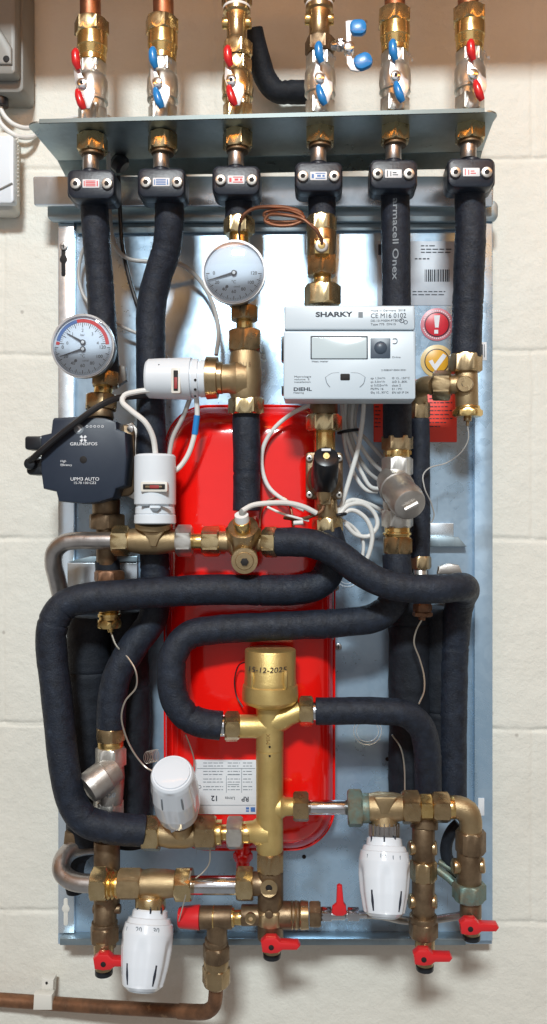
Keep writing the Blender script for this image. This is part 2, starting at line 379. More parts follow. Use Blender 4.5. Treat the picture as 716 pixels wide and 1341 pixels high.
# ================================================================== SETTING
def build_wall():
    rows = [.50+.27*2, .50+.27, .50, .229, -.0385, -.309, -.583, -.855, -1.12]
    xe = V(697, 600, -110).x; xo = V(4, 350, -110).x; BL = .455
    def lines(a, b, marks, base=.012, w=.010, fine=.0014):
        s = set(); x = a
        while x < b: s.add(round(x, 5)); x += base
        for mk in marks:
            x = mk-w
            while x < mk+w: s.add(round(x, 5)); x += fine
        s.add(b); return sorted(s)
    X0, X1, Z0, Z1 = -.95, 1.0, -.98, .98
    even = [xe+BL*k for k in range(-6, 5)]; odd = [xo+BL*k for k in range(-4, 8)]
    xs = lines(X0, X1, [x for x in even+odd if X0 < x < X1]); zs = lines(Z0, Z1, [z for z in rows if Z0 < z < Z1])
    def g(t, w=.0035): return math.exp(-(t/w)**2)
    vs = []
    for z in zs:
        ri = sum(1 for r in rows if r > z); cols = odd if ri % 2 == 1 else even
        for x in xs:
            n1 = noise.noise(Vector((x*9, z*9, 3))); n2 = noise.noise(Vector((x*45, z*45, 8)))
            h = 0
            wob = .0035*noise.noise(Vector((x*14, z*3, 5)))+.0012*n2
            for r in rows:
                if abs(z-r) < .02: h += g(z-r-wob)*(.0017+.0013*noise.noise(Vector((x*22, r*9, 1)))); h += .6*g(z-r-wob+.004, .0012)*max(0, noise.noise(Vector((x*16, r*5, 9))))*.004
            wob2 = .003*noise.noise(Vector((x*3, z*14, 7)))
            for c in cols:
                if abs(x-c) < .02: h += g(x-c-wob2)*.0011
            h = min(h, .004)
            vs.append((x, .110+h+.0012*n1+.00035*n2, z))
    nx = len(xs); fs = [(j*nx+i, j*nx+i+1, (j+1)*nx+i+1, (j+1)*nx+i) for j in range(len(zs)-1) for i in range(nx-1)]
    # a back so that it is a solid wall
    b = len(vs); vs += [(X0, .21, Z0), (X1, .21, Z0), (X1, .21, Z1), (X0, .21, Z1)]; fs.append((b, b+3, b+2, b+1))
    m = M(); m.add(vs, fs)
    o = link_mesh('wall', m, 'wall', ang=60); o['kind'] = 'structure'; o['label'] = 'cream painted blockwork wall behind the whole pipe assembly'
build_wall()
m = M(); m.add([(x, y, z) for z in (.760, .88) for (x, y) in ((-1, -.14), (1, -.14), (1, .105), (-1, .105))], [(0, 1, 2, 3), (4, 5, 6, 7), (0, 1, 5, 4), (1, 2, 6, 5), (2, 3, 7, 6), (3, 0, 4, 7)])
o = link_mesh('shade_board', m, 'brown_board', smooth=False); o['kind'] = 'structure'  # unseen board above the frame, sized to shade the top of the wall

# ================================================================== BACK PLATE
bp = thing('back_plate', 'large galvanised steel back plate screwed to the wall behind the red vessel', 'mounting plate', (358, 750, -80))
m = M(); m.box(76, 276, 644, 1236, -86, -80, .6); part('sheet', m, 'galvanised', bp)
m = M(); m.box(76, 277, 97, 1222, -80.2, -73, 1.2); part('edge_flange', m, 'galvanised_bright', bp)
m = M(); m.box(621, 270, 645, 1232, -80.2, -68, 1.4); part('edge_flange', m, 'galvanised', bp)
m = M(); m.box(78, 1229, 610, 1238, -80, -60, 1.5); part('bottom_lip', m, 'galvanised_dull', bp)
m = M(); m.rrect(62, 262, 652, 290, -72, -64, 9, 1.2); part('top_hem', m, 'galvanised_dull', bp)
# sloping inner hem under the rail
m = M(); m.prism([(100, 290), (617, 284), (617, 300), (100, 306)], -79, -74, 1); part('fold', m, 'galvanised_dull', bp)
for (x, y) in ((83, 322), (86, 1172), (634, 1180)):
    m = M(); m.disc((x, y+16, -72.6), 4.2, -73.4, -72.6, .1); m.rrect(x-3, y+8, x+3, y+42, -73.4, -72.5, 2.9, .1) if False else m.rrect(x-2.7, y+4, x+2.7, y+40, -73.4, -72.5, 2.6, .1); m.disc((x, y+18, -72.55), 5, -73.4, -72.4, .1)
    k = part('keyhole_slot', m, 'dark' if y < 600 else 'warm_white', bp)
def screw(x, y, d, r, parent=None, name='screw', sock='dark', mt='steel'):
    m = M(); m.disc((x, y, d), r, d-3, d, .9)
    s = part(name, m, mt, parent)
    m = M(); m.box(x-r*.6, y-r*.14, x+r*.6, y+r*.14, d-.5, d+.15, 0); m.box(x-r*.14, y-r*.6, x+r*.14, y+r*.6, d-.5, d+.2, 0)
    q = part('cross_recess', m, sock, s); return s
screw(83, 322, -70, 5.2, bp)
screw(580, 694, -76, 5, bp); screw(440, 770, -74, 4, bp); screw(443, 847, -74, 4.5, bp)
m = M(); m.prism([(556, 703), (600, 703), (611, 716), (556, 716)], -80, -66, 1); part('cross_member', m, 'galvanised_dull', bp)
m = M(); m.prism([(556, 685), (594, 685), (594, 703), (556, 703)], -80, -75, 1); part('cross_member', m, 'galvanised_bright', bp)
m = M(); m.prism([(88, 736), (118, 728), (180, 728), (180, 736)], -78, -52, 1); part('cross_member', m, 'galvanised_dull', bp)
m = M(); m.box(88, 737, 180, 792, -78, -50, 1); part('cross_member', m, 'galvanised_bright', bp)
for (x, y, r) in ((481, 957, 19), (455, 752, 17)):
    m = M(); m.annulus((x, y, -79), r-1.6, r, 1.2); m.annulus((x, y, -79), r-5.2, r-4, 1.2); part('knockout_ring', m, 'galvanised_bright' , bp)
for (x, y) in ((507, 994), (398, 1122), (100, 1092)):
    m = M(); m.disc((x, y, -79.6), 2.6, -80.4, -79.5, .1); part('hole', m, 'dark', bp)
# stickers
lab = M(); lab.rrect(494, 316, 598, 400, -80, -79.4, 1, .1); lb = part('data_label', lab, 'silver_label', bp, 'silver data label with barcode high on the plate')
m = M(); random.seed(3)
x = 556.0
while x < 588:
    w = random.choice([.7, 1.2, 1.9]); m.box(x, 353, x+w, 369, -79.4, -79.2, 0); x += w+random.choice([.8, 1.3])
part('barcode', m, 'ink', lb)
m = M()
def dashes(m, x0, x1, y, h, d, gap=1.6, lo=3, hi=8):
    x = x0
    while x < x1-1:
        w = min(random.uniform(lo, hi), x1-x); m.box(x, y-h/2, x+w, y+h/2, d-.2, d, 0); x += w+gap
for i, y in enumerate((322, 326.5, 330.5)): dashes(m, 551, 551+[20, 42, 40][i], y, 1.3, -79.1)
dashes(m, 543, 562, 339, 1.6, -79.1)
for y in (382, 386): dashes(m, 540, 583, y, 1.2, -79.1)
m.box(495, 320, 510, 334, -79.4, -79.1, 0)
part('small_print', m, 'ink', lb)
def round_sticker(x, y, r, mo, mi_, name, lbl):
    m = M(); m.disc((x, y, -79), r, -80, -79, .15); s = part(name, m, mo, bp, lbl)
    m = M(); m.disc((x, y, -78.7), r*.76, -79.2, -78.7, .1); part('dark_ring', m, 'ink', s)
    m = M(); m.disc((x, y, -78.4), r*.70, -79, -78.4, .1); c = part('centre_disc', m, mi_, s)
    return s
s1 = round_sticker(572, 425, 21.5, 'sticker_pink', 'sticker_crimson', 'warning_sticker', 'round crimson sticker with white exclamation mark')
m = M(); m.prism([(568, 413), (576, 413), (574, 429), (569.5, 429)], -78.4, -78, 0); m.prism([(568.5, 432), (573.5, 432), (573.5, 437), (568.5, 437)], -78.4, -78, 0); part('exclamation_mark', m, 'ink_white', s1)
s2 = round_sticker(572, 473, 21.5, 'sticker_cream', 'sticker_yellow', 'approval_sticker', 'round amber sticker with white tick')
m = M(); m.prism([(561, 473), (566, 471), (569, 477), (580, 463), (585, 466), (570, 486)], -78.4, -78, 0); part('tick_mark', m, 'ink_white', s2)
m = M()
for a in range(200, 345, 9):
    c = (572+18.2*math.cos(R(a)), 425+18.2*math.sin(R(a))); m.disc((c[0], c[1], -78.8), .9, -79, -78.75, 0, 8)
for a in range(20, 165, 9):
    c = (572+18.2*math.cos(R(a)), 425+18.2*math.sin(R(a))); m.disc((c[0], c[1], -78.8), .9, -79, -78.75, 0, 8)
part('rim_print', m, 'ink_white', s1)
rs = M(); rs.rrect(489, 497, 598, 579, -80, -79.3, 1, .1); rs_ = part('notice_label', rs, 'sticker_red', bp, 'plain red notice label with small dark print')
m = M()
for i in range(9): dashes(m, 562, 562+[30, 26, 30, 24, 30, 28, 30, 22, 14][i], 517+i*5.2, 1.3, -79.1, 1.4, 2, 6)
for i in range(10): dashes(m, 491, 498, 512+i*5.2, 1.3, -79.1, 1.4, 2, 6)
part('small_print', m, 'ink', rs_)
m = M(); m.rrect(628, 448, 637, 472, -68, -67.5, .5, .1); wl = part('side_label', m, 'paper', bp)
m = M(); m.box(630, 451, 632, 470, -67.6, -67.3, 0); m.box(633.5, 451, 634.4, 468, -67.6, -67.3, 0); part('small_print', m, 'ink', wl)

# ================================================================== SHELF + RAIL
sh = thing('drip_shelf', 'grey sheet steel shelf that the six top valves pass through', 'shelf', (340, 160, 0))
zS = .485
fl, fr = V(31, 168, 68).x, V(656, 152, 68).x; bl, br = V(86, 226, -78).x, V(626, 212, -78).x
def arc(cx, cy, r, a0, a1, n=6): return [(cx+r*math.cos(R(a0+(a1-a0)*i/n)), cy+r*math.sin(R(a0+(a1-a0)*i/n))) for i in range(n+1)]
f45 = .09/.12
out = [(bl*f45+(fl+.004)*(1-f45), .045), (fl+.004, -.040)]+arc(fl+.018, -.052, .016, 190, 270)+arc(fr-.018, -.052, .016, 270, 350)+[(fr-.004, -.040), (br*f45+(fr-.004)*(1-f45), .045)]
m = M(); n = len(out)
m.add([(x, y, zS) for x, y in out]+[(x, y, zS+.002) for x, y in out], [tuple(range(n))[::-1], tuple(range(n, 2*n))]+[(i, (i+1) % n, n+(i+1) % n, n+i) for i in range(n)])
part('shelf_sheet', m, 'shelf_steel', sh)
m = M(); q = [(out[0][0], .0452, zS-.0005), (out[-1][0], .0452, zS-.0005), (br, .079, zS-.009), (bl, .079, zS-.009)]
m.add(q+[(x, y, z+.002) for x, y, z in q], [(3, 2, 1, 0), (4, 5, 6, 7), (0, 1, 5, 4), (1, 2, 6, 5), (2, 3, 7, 6), (3, 0, 4, 7)]); part('rear_flange', m, 'shelf_steel', sh)
m = M()
m.add([(fl+.02, -.0672, zS-.001), (fr-.02, -.0672, zS-.001), (fr-.02, -.0672, zS+.004), (fl+.02, -.0672, zS+.004), (fl+.02, -.0695, zS-.001), (fr-.02, -.0695, zS-.001), (fr-.02, -.0695, zS+.004), (fl+.02, -.0695, zS+.004)], [(0, 1, 2, 3), (7, 6, 5, 4), (0, 4, 5, 1), (1, 5, 6, 2), (2, 6, 7, 3), (3, 7, 4, 0)]); part('front_edge', m, 'edge_dark', sh)
rl = thing('clamp_rail', 'bright galvanised rail that carries the six black pipe clamps', 'rail', (340, 255, -45))
m = M(); m.rrect(44, 232, 646, 269, -52, -46, 3, 1)
zt = max(v.z for v in m.v)
for v in m.v: v.y += (zt-v.z)*.11-.003
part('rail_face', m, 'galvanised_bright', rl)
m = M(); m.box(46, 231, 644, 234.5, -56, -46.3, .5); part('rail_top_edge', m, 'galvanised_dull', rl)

# ================================================================== SIX COLUMNS
cols = [  # x, clampy, hub, topgrip, lowgrip, colour, kind, clamp ink
    (121, 241, (106.5, 108), (100, 78), (105, 131), 'red', 'std', 'ink_red', 'leftmost'),
    (213, 239, (205.5, 107), (201, 76), (207, 129), 'blue', 'std', 'ink_blue', 'second from the left'),
    (311, 236, (302.5, 104), (299, 74), (303, 126), 'red', 'test_brass', 'ink_red', 'third from the left'),
    (419, 231, (418.5, 101), (418, 69), (420.5, 125), 'blue', 'test', 'ink_blue', 'third from the right'),
    (517, 228, (518, 98), (515, 66), (522, 121), 'blue', 'std', 'ink', 'second from the right'),
    (615, 226, (620, 96), (617, 66), (626, 119), 'red', 'std', 'ink_red', 'rightmost')]
look = ['red-handled nickel valve, the leftmost of the six above the shelf',
        'blue-handled nickel valve above the shelf between two red-handled ones',
        'brass ball valve with red handle, the only all-brass valve above the shelf',
        'blue-handled valve just right of the black bent pipe, under a brass test fitting',
        'blue-handled valve with green stain, right of the blue side cock',
        'red-handled nickel valve, the rightmost of the six above the shelf']
for i, (x, cy, hub, tg, lg, colr, kind, ik, pos) in enumerate(cols):
    oy = cy-241; D = 30
    def Y(v): return v+oy
    # copper pipe (top) ---------------------------------------------------
    if kind == 'std':
        xp = {0: 117, 1: 212.5, 4: 515.5, 5: 611.5}[i]
        m = M(); m.cyl((xp, -150, D), (xp+1.5, Y(36), D), 13.5)
        solo('copper_pipe', m, 'copper', 'vertical copper pipe entering the %s top valve' % {0: 'leftmost', 1: 'second from left', 4: 'second from right', 5: 'rightmost'}[i], 'pipe', 'copper pipes at the top')
        a = build('compression_adapter', 'brass adapter fitting on top of the %s valve' % pos, 'pipe fitting', (x, Y(50), D), [
            ('nut', 'brass_nut', [('hex', (x-1, Y(28), D), (x-1, Y(48), D), 23, {'rot': R(8*i)})]),
            ('sealing_ring', 'ptfe', [('cyl', (x-1, Y(26.5), D), (x-1, Y(29), D), 16)]),
            ('body', 'brass', [('lathe', (x, Y(46), D), (x, Y(83), D), [(0, 19), (.08, 19.6), (.5, 19.6), (.55, 18.4), (.8, 18.2), (.83, 17.5), (1, 17.5)])]),
        ], 'brass adapters above the top valves')
    else:
        tl = 'brass test fitting with side bosses at the top, left of the bent black pipe' if i == 2 else 'brass test fitting at the top beside the blue side cock'
        parts = [('body', 'brass_nut' if i == 2 else 'bronze', [('lathe', (x-1, -60, D), (x-1, Y(64), D), [(0, 18), (.66, 18), (.68, 15), (.76, 13.5), (.93, 13.5), (.96, 15), (1, 16)])]),
                 ('nut', 'brass_nut' if i == 2 else 'bronze', [('hex', (x-1, Y(-6), D), (x-1, Y(15), D), 20)]),
                 ('sealing_ring', 'ptfe', [('cyl', (x-1, Y(15), D), (x-1, Y(20), D), 18.5, {'bev': 2})]),
                 ('nut', 'brass_nut' if i == 2 else 'bronze_old', [('hex', (x, Y(62), D), (x, Y(82), D), 20.5, {'rot': R(12)})]),
                 ('test_boss', 'brass', [('cyl', (x-20, Y(36), D), (x-10, Y(36), D), 7)]),
                 ('test_boss', 'brass', [('cyl', (x+9, Y(36), D), (x+18, Y(36), D), 7)])]
        build('test_fitting', tl, 'pipe fitting', (x, Y(35), D), parts, 'brass test fittings above the middle valves')
    # valve -----------------------------------------------------------------
    vm = 'brass_nut' if kind == 'test_brass' else 'nickel'
    gm = 'red_plastic' if colr == 'red' else 'blue_plastic'
    v = thing('ball_valve', look[i], 'valve', (x, Y(125), D), 'ball valves in a row above the shelf')
    m = M(); m.lathe((x, Y(98), D), (x, Y(144), D), [(0, 14), (.05, 17), (.2, 20), (.55, 21), (.72, 19.5), (.74, 20.3), (.80, 20.3), (.82, 17.5), (1, 17)], 40); m.hex((x, Y(83), D), (x, Y(101), D), 18.5, ch=1.5); m.hex((x, Y(141), D), (x, Y(164), D), 19, ch=1.5); m.cyl((hub[0]+2, hub[1]+1, D+10), (hub[0], hub[1], 70), 6.5)
    vb = part('body', m, vm, v)
    t = textmesh('TIM', x+14, Y(108), 0, 5, wrap=((x, Y(108), D), 21)); part('cast_mark', t, 'ink_grey' if vm == 'nickel' else 'bronze_old', vb)
    h = hub
    m = M(); m.prism([(tg[0]+1, tg[1]+4), (h[0]+1, h[1]-9), (h[0]+9, h[1]-1), (h[0]+11, h[1]+3), (h[0]+17, h[1]+7), (h[0]+17, h[1]+18), (h[0]+11, h[1]+34), (lg[0]+2, lg[1]+12), (lg[0]-1, h[1]+18), (h[0]-6, h[1]+8), (h[0]-9, h[1]-2), (tg[0]-4, tg[1]+10)], 66, 69, .8)
    hd = part('handle', m, 'handle_metal', v)
    for (g, tp) in ((tg, 1), (lg, 0)):
        m = M()
        if tp: m.tube([(g[0]-.5, g[1]-12, 72, 3.6), (g[0]-1, g[1]-8, 74, 5.6), (g[0], g[1]+4, 74, 5.8), (g[0]+3, g[1]+13, 71, 3.5)], 5, 14, 2)
        else: m.tube([(g[0]-3.5, g[1]-12, 72, 3.4), (g[0]-2, g[1]-6, 75, 5.2), (g[0]+1.5, g[1]+5, 75, 5.6), (g[0]+5, g[1]+12, 72, 3.8)], 5, 14, 2)
        part('grip', m, gm, hd)
    m = M(); m.disc((h[0], h[1], 74), 6.4, 68, 74, 1.4); nt_ = part('handle_nut', m, 'chrome', hd)
    m = M(); m.disc((h[0], h[1], 74.3), 2.6, 73, 74.3, .1, 12); part('socket', m, 'brass' if i % 2 else 'dark', hd)
    # below the shelf ----------------------------------------------------------
    build('union_nut', 'brass union below the shelf under the %s valve' % ['leftmost red', 'left blue', 'all-brass red', 'blue side-cock', 'right blue', 'rightmost red'][i], 'pipe fitting', (x, Y(188), D), [
        ('collar', 'brass', [('hex', (x, Y(165), D), (x, Y(176), D), 18.5, {'rot': R(10+11*i)}), ('cyl', (x, Y(174), D), (x, Y(180), D), 14)]),
        ('nut', 'brass_nut', [('hex', (x, Y(178), D), (x, Y(201), D), 20.5, {'rot': R(30 if i in (0, 3, 4) else 6*i)})]),
        ('tail', 'bronze_old', [('cyl', (x, Y(200), D), (x, Y(205), D), 15)])], 'brass unions under the shelf')
    m = M(); m.cyl((x-2, Y(203), D), (x-2, Y(224), D), 10.5, bev=.3); solo('steel_pipe_stub', m, 'steel', 'short steel pipe between union and clamp, %s of six' % pos, 'pipe', 'steel pipe stubs above the clamps')
    # clamp -----------------------------------------------------------------
    cx = x-2 if i < 5 else x+2
    cl = thing('pipe_clamp', 'black two-screw pipe clamp on the rail, %s of six' % pos, 'pipe clamp', (cx, cy, 30), 'black pipe clamps along the rail')
    def octo(x0, y0, x1, y1, c):
        return rr(x0, y0, x1, y1, c, 0, 4)
    m = M(); m.prism(octo(cx-30.5, cy-19, cx+30.5, cy+19, 10), 36, 60, 3); part('front_half', m, 'clamp_black', cl)
    m = M(); m.prism(octo(cx-31.5, cy-19.5, cx+31.5, cy+21, 9), -4, 33, 3); m.cyl((cx, cy-16, 34), (cx, cy+16, 34), 12); part('rear_half', m, 'clamp_black', cl)
    for sx in (-20.5, 20.5):
        m = M(); m.disc((cx+sx, cy-1, 64), 7.2, 58, 64, 1.5); sc_ = part('screw', m, 'nickel', cl)
        m = M(); m.disc((cx+sx, cy-1, 64.2), 3.6, 62, 64.2, .1, 6); part('socket', m, 'dark', sc_)
    m = M(); m.rrect(cx-11, cy-6, cx+11, cy+5, 60, 60.6, 1, .1); ll = part('label_plate', m, 'paper', cl)
    m = M()
    if i in (0, 1): 
        for yy in range(4): m.box(cx-7, cy-4.4+yy*2.1, cx+6, cy-3.2+yy*2.1, 60.5, 60.8, 0)
        m.box(cx+7.5, cy-4, cx+9, cy+3, 60.5, 60.8, 0); m.box(cx-9.4, cy-4, cx-8.2, cy+3, 60.5, 60.8, 0)
    elif i in (2, 3):
        m.box(cx-4, cy-4.5, cx+9, cy-3.3, 60.5, 60.8, 0); m.box(cx-4, cy+2, cx+9, cy+3.2, 60.5, 60.8, 0); m.box(cx-9, cy-3, cx-6, cy+2.5, 60.5, 60.8, 0)
        m.box(cx-2, cy-2, cx+3, cy+.6, 60.5, 60.8, 0); m.box(cx+5, cy-2, cx+8, cy+.6, 60.5, 60.8, 0)
    else:
        m.box(cx-8.5, cy-4.5, cx-7.3, cy+3.4, 60.5, 60.8, 0); m.box(cx-4, cy-3.5, cx-2.8, cy+2.6, 60.5, 60.8, 0); m.box(cx-1, cy-2.5, cx+4, cy-1.2, 60.5, 60.8, 0); m.box(cx-1, cy+.4, cx+6, cy+1.6, 60.5, 60.8, 0)
    part('printed_mark', m, ik, ll)
# blue side cock on column 4
sc = thing('side_cock', 'small side cock with two blue lever grips pointing right at the top', 'valve', (450, 60, 40))
m = M(); m.cyl((434, 60, 40), (452, 60, 44), 6); m.hex((442, 60, 42), (449, 60, 43), 8.5, ch=.8); m.disc((457, 60, 60), 7, 44, 60, 1.5); part('stem', m, 'chrome', sc)
m = M(); m.prism([(452, 28), (456, 26), (468, 26), (468, 42), (462, 43), (460, 48), (461, 76), (465, 76), (474, 82), (470, 94), (459, 92), (454, 84), (453, 70), (453, 48)], 50, 53, 1); hd = part('lever', m, 'handle_metal', sc)
m = M(); m.prism(rr(458, 24, 480, 44, 8), 47, 57, 3); part('grip', m, 'blue_plastic', hd)
m = M(); m.prism(rr(463, 68, 488, 89, 9, -24), 47, 57, 3.5); part('grip', m, 'blue_plastic', hd)
# black bent pipe on the wall between columns 3 and 4
m = M(); m.tube([(330, 40, -50), (338, 72, -60), (348, 104, -70), (362, 119, -74), (385, 121, -75), (420, 120, -75)], 14.5, 24, 4, .03, seed=4)
solo('insulated_pipe', m, 'foam_dark', 'black bent pipe on the shaded wall between the two middle top valves', 'pipe')

# ================================================================== VESSEL
tv = thing('expansion_vessel', 'flat glossy red expansion vessel standing behind the pipes', 'expansion vessel', (326, 1110, -50))
def rect_ring(ins, d, rad, n=10):
    pts = rr(217+ins, 532+ins, 437-ins, 1112-ins, max(rad, 6), 0, n); return [V(x, y, d) for x, y in pts]
m = M(); m.rings([rect_ring(16, -78, 46), rect_ring(5, -76, 52), rect_ring(1, -68, 55), rect_ring(0, -52, 56), rect_ring(2, -42, 55), rect_ring(5.5, -33, 54), rect_ring(10, -25, 52), rect_ring(16, -18.5, 50), rect_ring(24, -13, 46), rect_ring(34, -9.5, 40), rect_ring(50, -7.6, 28), rect_ring(80, -6.6, 10)])
part('shell', m, 'red_paint', tv, ang=50)
for ins, dd, w_ in ((-.5, -50, .0014), (9, -27.5, .0006)):
    pr = [V(x, y, dd) for x, y in rr(217+ins, 532+ins, 437-ins, 1112-ins, 55-ins*.4, 0, 10)]
    m = M(); pr.append(pr[0]); m.wtube(pr, [w_]*len(pr), 8, .01); part('seam_bead', m, 'red_paint', tv)
m = M(); m.cyl((318, 1105, -35), (318, 1142, -35), 9); m.hex((318, 1116, -35), (318, 1126, -35), 13); part('bottom_stub', m, 'red_paint', tv)
m = M(); m.rrect(255, 995, 340, 1066, -8.5, -6.0, 1, .1); dl = part('data_label', m, 'paper', tv, 'white data label printed upside down')
m = M(); textmesh('RP', 321, 1046, -5.6, 6.2, rot=180, m=m, bold=.02); textmesh('Litres', 301, 1045, -5.6, 4, rot=180, m=m); textmesh('12', 281, 1045, -5.6, 6.8, rot=180, m=m, bold=.02); textmesh('CE', 260, 1030, -5.6, 4.5, rot=180, m=m)
part('lettering', m, 'ink', dl)
m = M(); random.seed(5)
for y in (999, 1003, 1010, 1014, 1020, 1024, 1030, 1034): 
    for xa, xb in ((266, 292), (298, 314), (318, 330)): dashes(m, xa, xb, y, .9, -5.7, 1.2, 2, 7)
for (a, b, c, d_) in ((258, 1006, 334, 1006.6), (296, 1016, 296.6, 1038), (316, 1006, 316.6, 1038), (258, 1054, 334, 1054.6)): m.box(a, b, c, d_, -6.1, -5.7, 0)
m.box(298, 1014, 313, 1014.7, -9.9, -5.6, 0); m.box(298, 1027, 313, 1027.7, -9.9, -5.6, 0)
part('small_print', m, 'ink_grey', dl)
m = M(); m.box(322, 1057, 326, 1060, -6.1, -5.8, 0); m.box(328, 1057, 334, 1063, -6.1, -5.8, 0); m.box(322, 1061, 326, 1063, -6.1, -5.8, 0); part('blue_panel', m, 'ink_blue' , dl)
vbk = thing('vessel_bracket', 'grey steel strap bracket at the right edge of the red vessel', 'bracket', (430, 800, -70))
m = M(); m.box(421, 740, 437, 838, -46, -43, .8); part('strap', m, 'galvanised_dull', vbk)

# ================================================================== INSULATED PIPES
def foam(pts, r, label, mt='foam', seed=0, rough=.036, seg=40, grp='black foam insulated pipes'):
    m = M(); m.tube(pts, r, seg, 3.2, rough, seed=seed)
    return solo('insulated_pipe', m, mt, label, 'pipe', grp, ang=50)
foam([(123, 258, 22), (125, 300, 18), (130, 360, 10), (134, 420, 5), (137, 470, 5), (138, 492, 5)], 18, 'straight foam pipe behind the left gauge, hanging from the leftmost clamp', seed=1)
foam([(221, 255, 22), (222, 290, 20), (218, 325, 12), (205, 368, 4), (198, 405, 0), (197, 450, -2), (198, 560, -4), (201, 700, -6), (203, 780, -8), (199, 812, -6), (176, 845, 0), (155, 880, 6), (147, 915, 8), (145, 952, 8)], 19, 'long foam pipe that kinks below the second clamp and ends at the left strainer', seed=2)
foam([(312, 254, 26), (312, 289, 26)], 17.5, 'very short foam sleeve above the large thermometer', seed=3)
foam([(322, 540, 18), (323, 600, 18), (323, 668, 18)], 18, 'straight foam pipe in front of the red vessel above the white probe cable', seed=4)
foam([(421, 248, 26), (422, 285, 26)], 18, 'very short foam sleeve above the copper coil connection', seed=5)
p5 = foam([(517, 245, 24), (518, 300, 20), (519, 400, 12), (520, 500, 2), (520, 574, 0)], 18.8, 'foam pipe with printed lettering running behind the meter', seed=6, rough=.012)
foam([(615, 243, 24), (616, 290, 22), (614, 350, 18), (612, 410, 14), (610, 468, 12)], 20, 'wrinkled foam pipe hanging from the rightmost clamp', seed=7, rough=.04)
foam([(549, 549, -26), (550, 640, -28), (550, 730, -28)], 13, 'thin foam pipe just right of the upper strainer', seed=8, grp=None)
foam([(363, 710, 34), (385, 710, 38), (412, 713, 44), (440, 725, 50), (470, 747, 54), (500, 763, 56), (540, 771, 54), (580, 771, 48), (602, 769, 34), (608, 772, 8), (603, 786, -16), (597, 815, -34), (594, 860, -40), (592, 940, -42), (592, 1045, -42)], 19, 'foam pipe that slopes right from the centre fitting to a bend at the plate edge', seed=9, rough=.03)
foam([(428, 694, 6), (433, 715, 6), (434, 738, 6), (423, 760, 8), (398, 771, 12), (350, 773, 20), (300, 772, 28), (230, 774, 34), (160, 779, 40), (110, 784, 44), (82, 795, 46), (68, 822, 48), (68, 860, 48), (74, 910, 48), (79, 960, 48), (85, 1010, 48), (94, 1048, 46), (112, 1074, 44), (145, 1084, 40), (189, 1088, 32)], 20, 'longest foam pipe looping down the left edge and back to the bronze valve', seed=10, rough=.03)
foam([(519, 726, 0), (520, 760, 2), (513, 790, 6), (492, 808, 10), (450, 815, 16), (400, 818, 22), (340, 821, 28), (280, 825, 32), (246, 833, 36), (228, 855, 40), (224, 885, 42), (228, 912, 42), (242, 935, 40), (262, 946, 38), (289, 950, 35)], 18.8, 'foam pipe in an inner loop over the red vessel to the gold valve', seed=11, rough=.032)
foam([(414, 931, 32), (450, 931, 32), (500, 931, 30), (530, 935, 26), (550, 950, 18), (558, 975, 10), (560, 1010, 2), (560, 1045, -2)], 17.8, 'foam pipe from the gold valve that bends down to the right bronze valve', seed=12, rough=.024)
foam([(533, 748, -50), (535, 800, -52), (536, 900, -52), (536, 1040, -52)], 27, 'thick dark pipe behind, left of the two beside the right plate edge', 'foam_dark', 13)
foam([(580, 795, -58), (580, 900, -60), (580, 1045, -60)], 28, 'thick dark pipe behind, between its neighbour and the plate edge', 'foam_dark', 14)
foam([(118, 806, -40), (116, 860, -40), (116, 1000, -40), (116, 1100, -40)], 29, 'thick dark pipe behind the left loop beside the plate edge', 'foam_dark', 15)
foam([(168, 800, -44), (172, 900, -46), (172, 1000, -46), (172, 1104, -46)], 24, 'thick dark pipe behind the left strainer', 'foam_dark', 16)
foam([(140, 734, -10), (142, 752, -12), (143, 760, -14)], 16, 'short black sleeve below the pump, above a brown nut', 'foam_dark', 17, grp=None)
foam([(101, 1165, -48), (96, 1140, -44), (104, 1118, -44), (118, 1106, -44), (130, 1102, -44)], 14, 'dark curved hose end behind the lower left steel bend', 'foam_dark', 18, grp=None)
# lettering on pipe 5
m = M()
t = textmesh('armacell Onex', 514, 325, 0, 7.4, rot=-90, wrap=((518.5, 325, 17.3), 19.2), sx=1.6, m=m, bold=.012)
# follow the slope of the pipe (axis d 24 -> 12)
zc = V(514, 325, 0).z
for v in m.v:
    v.y += (v.z-zc)*(-.08)-.0011
part('lettering', m, 'ink_grey', p5)
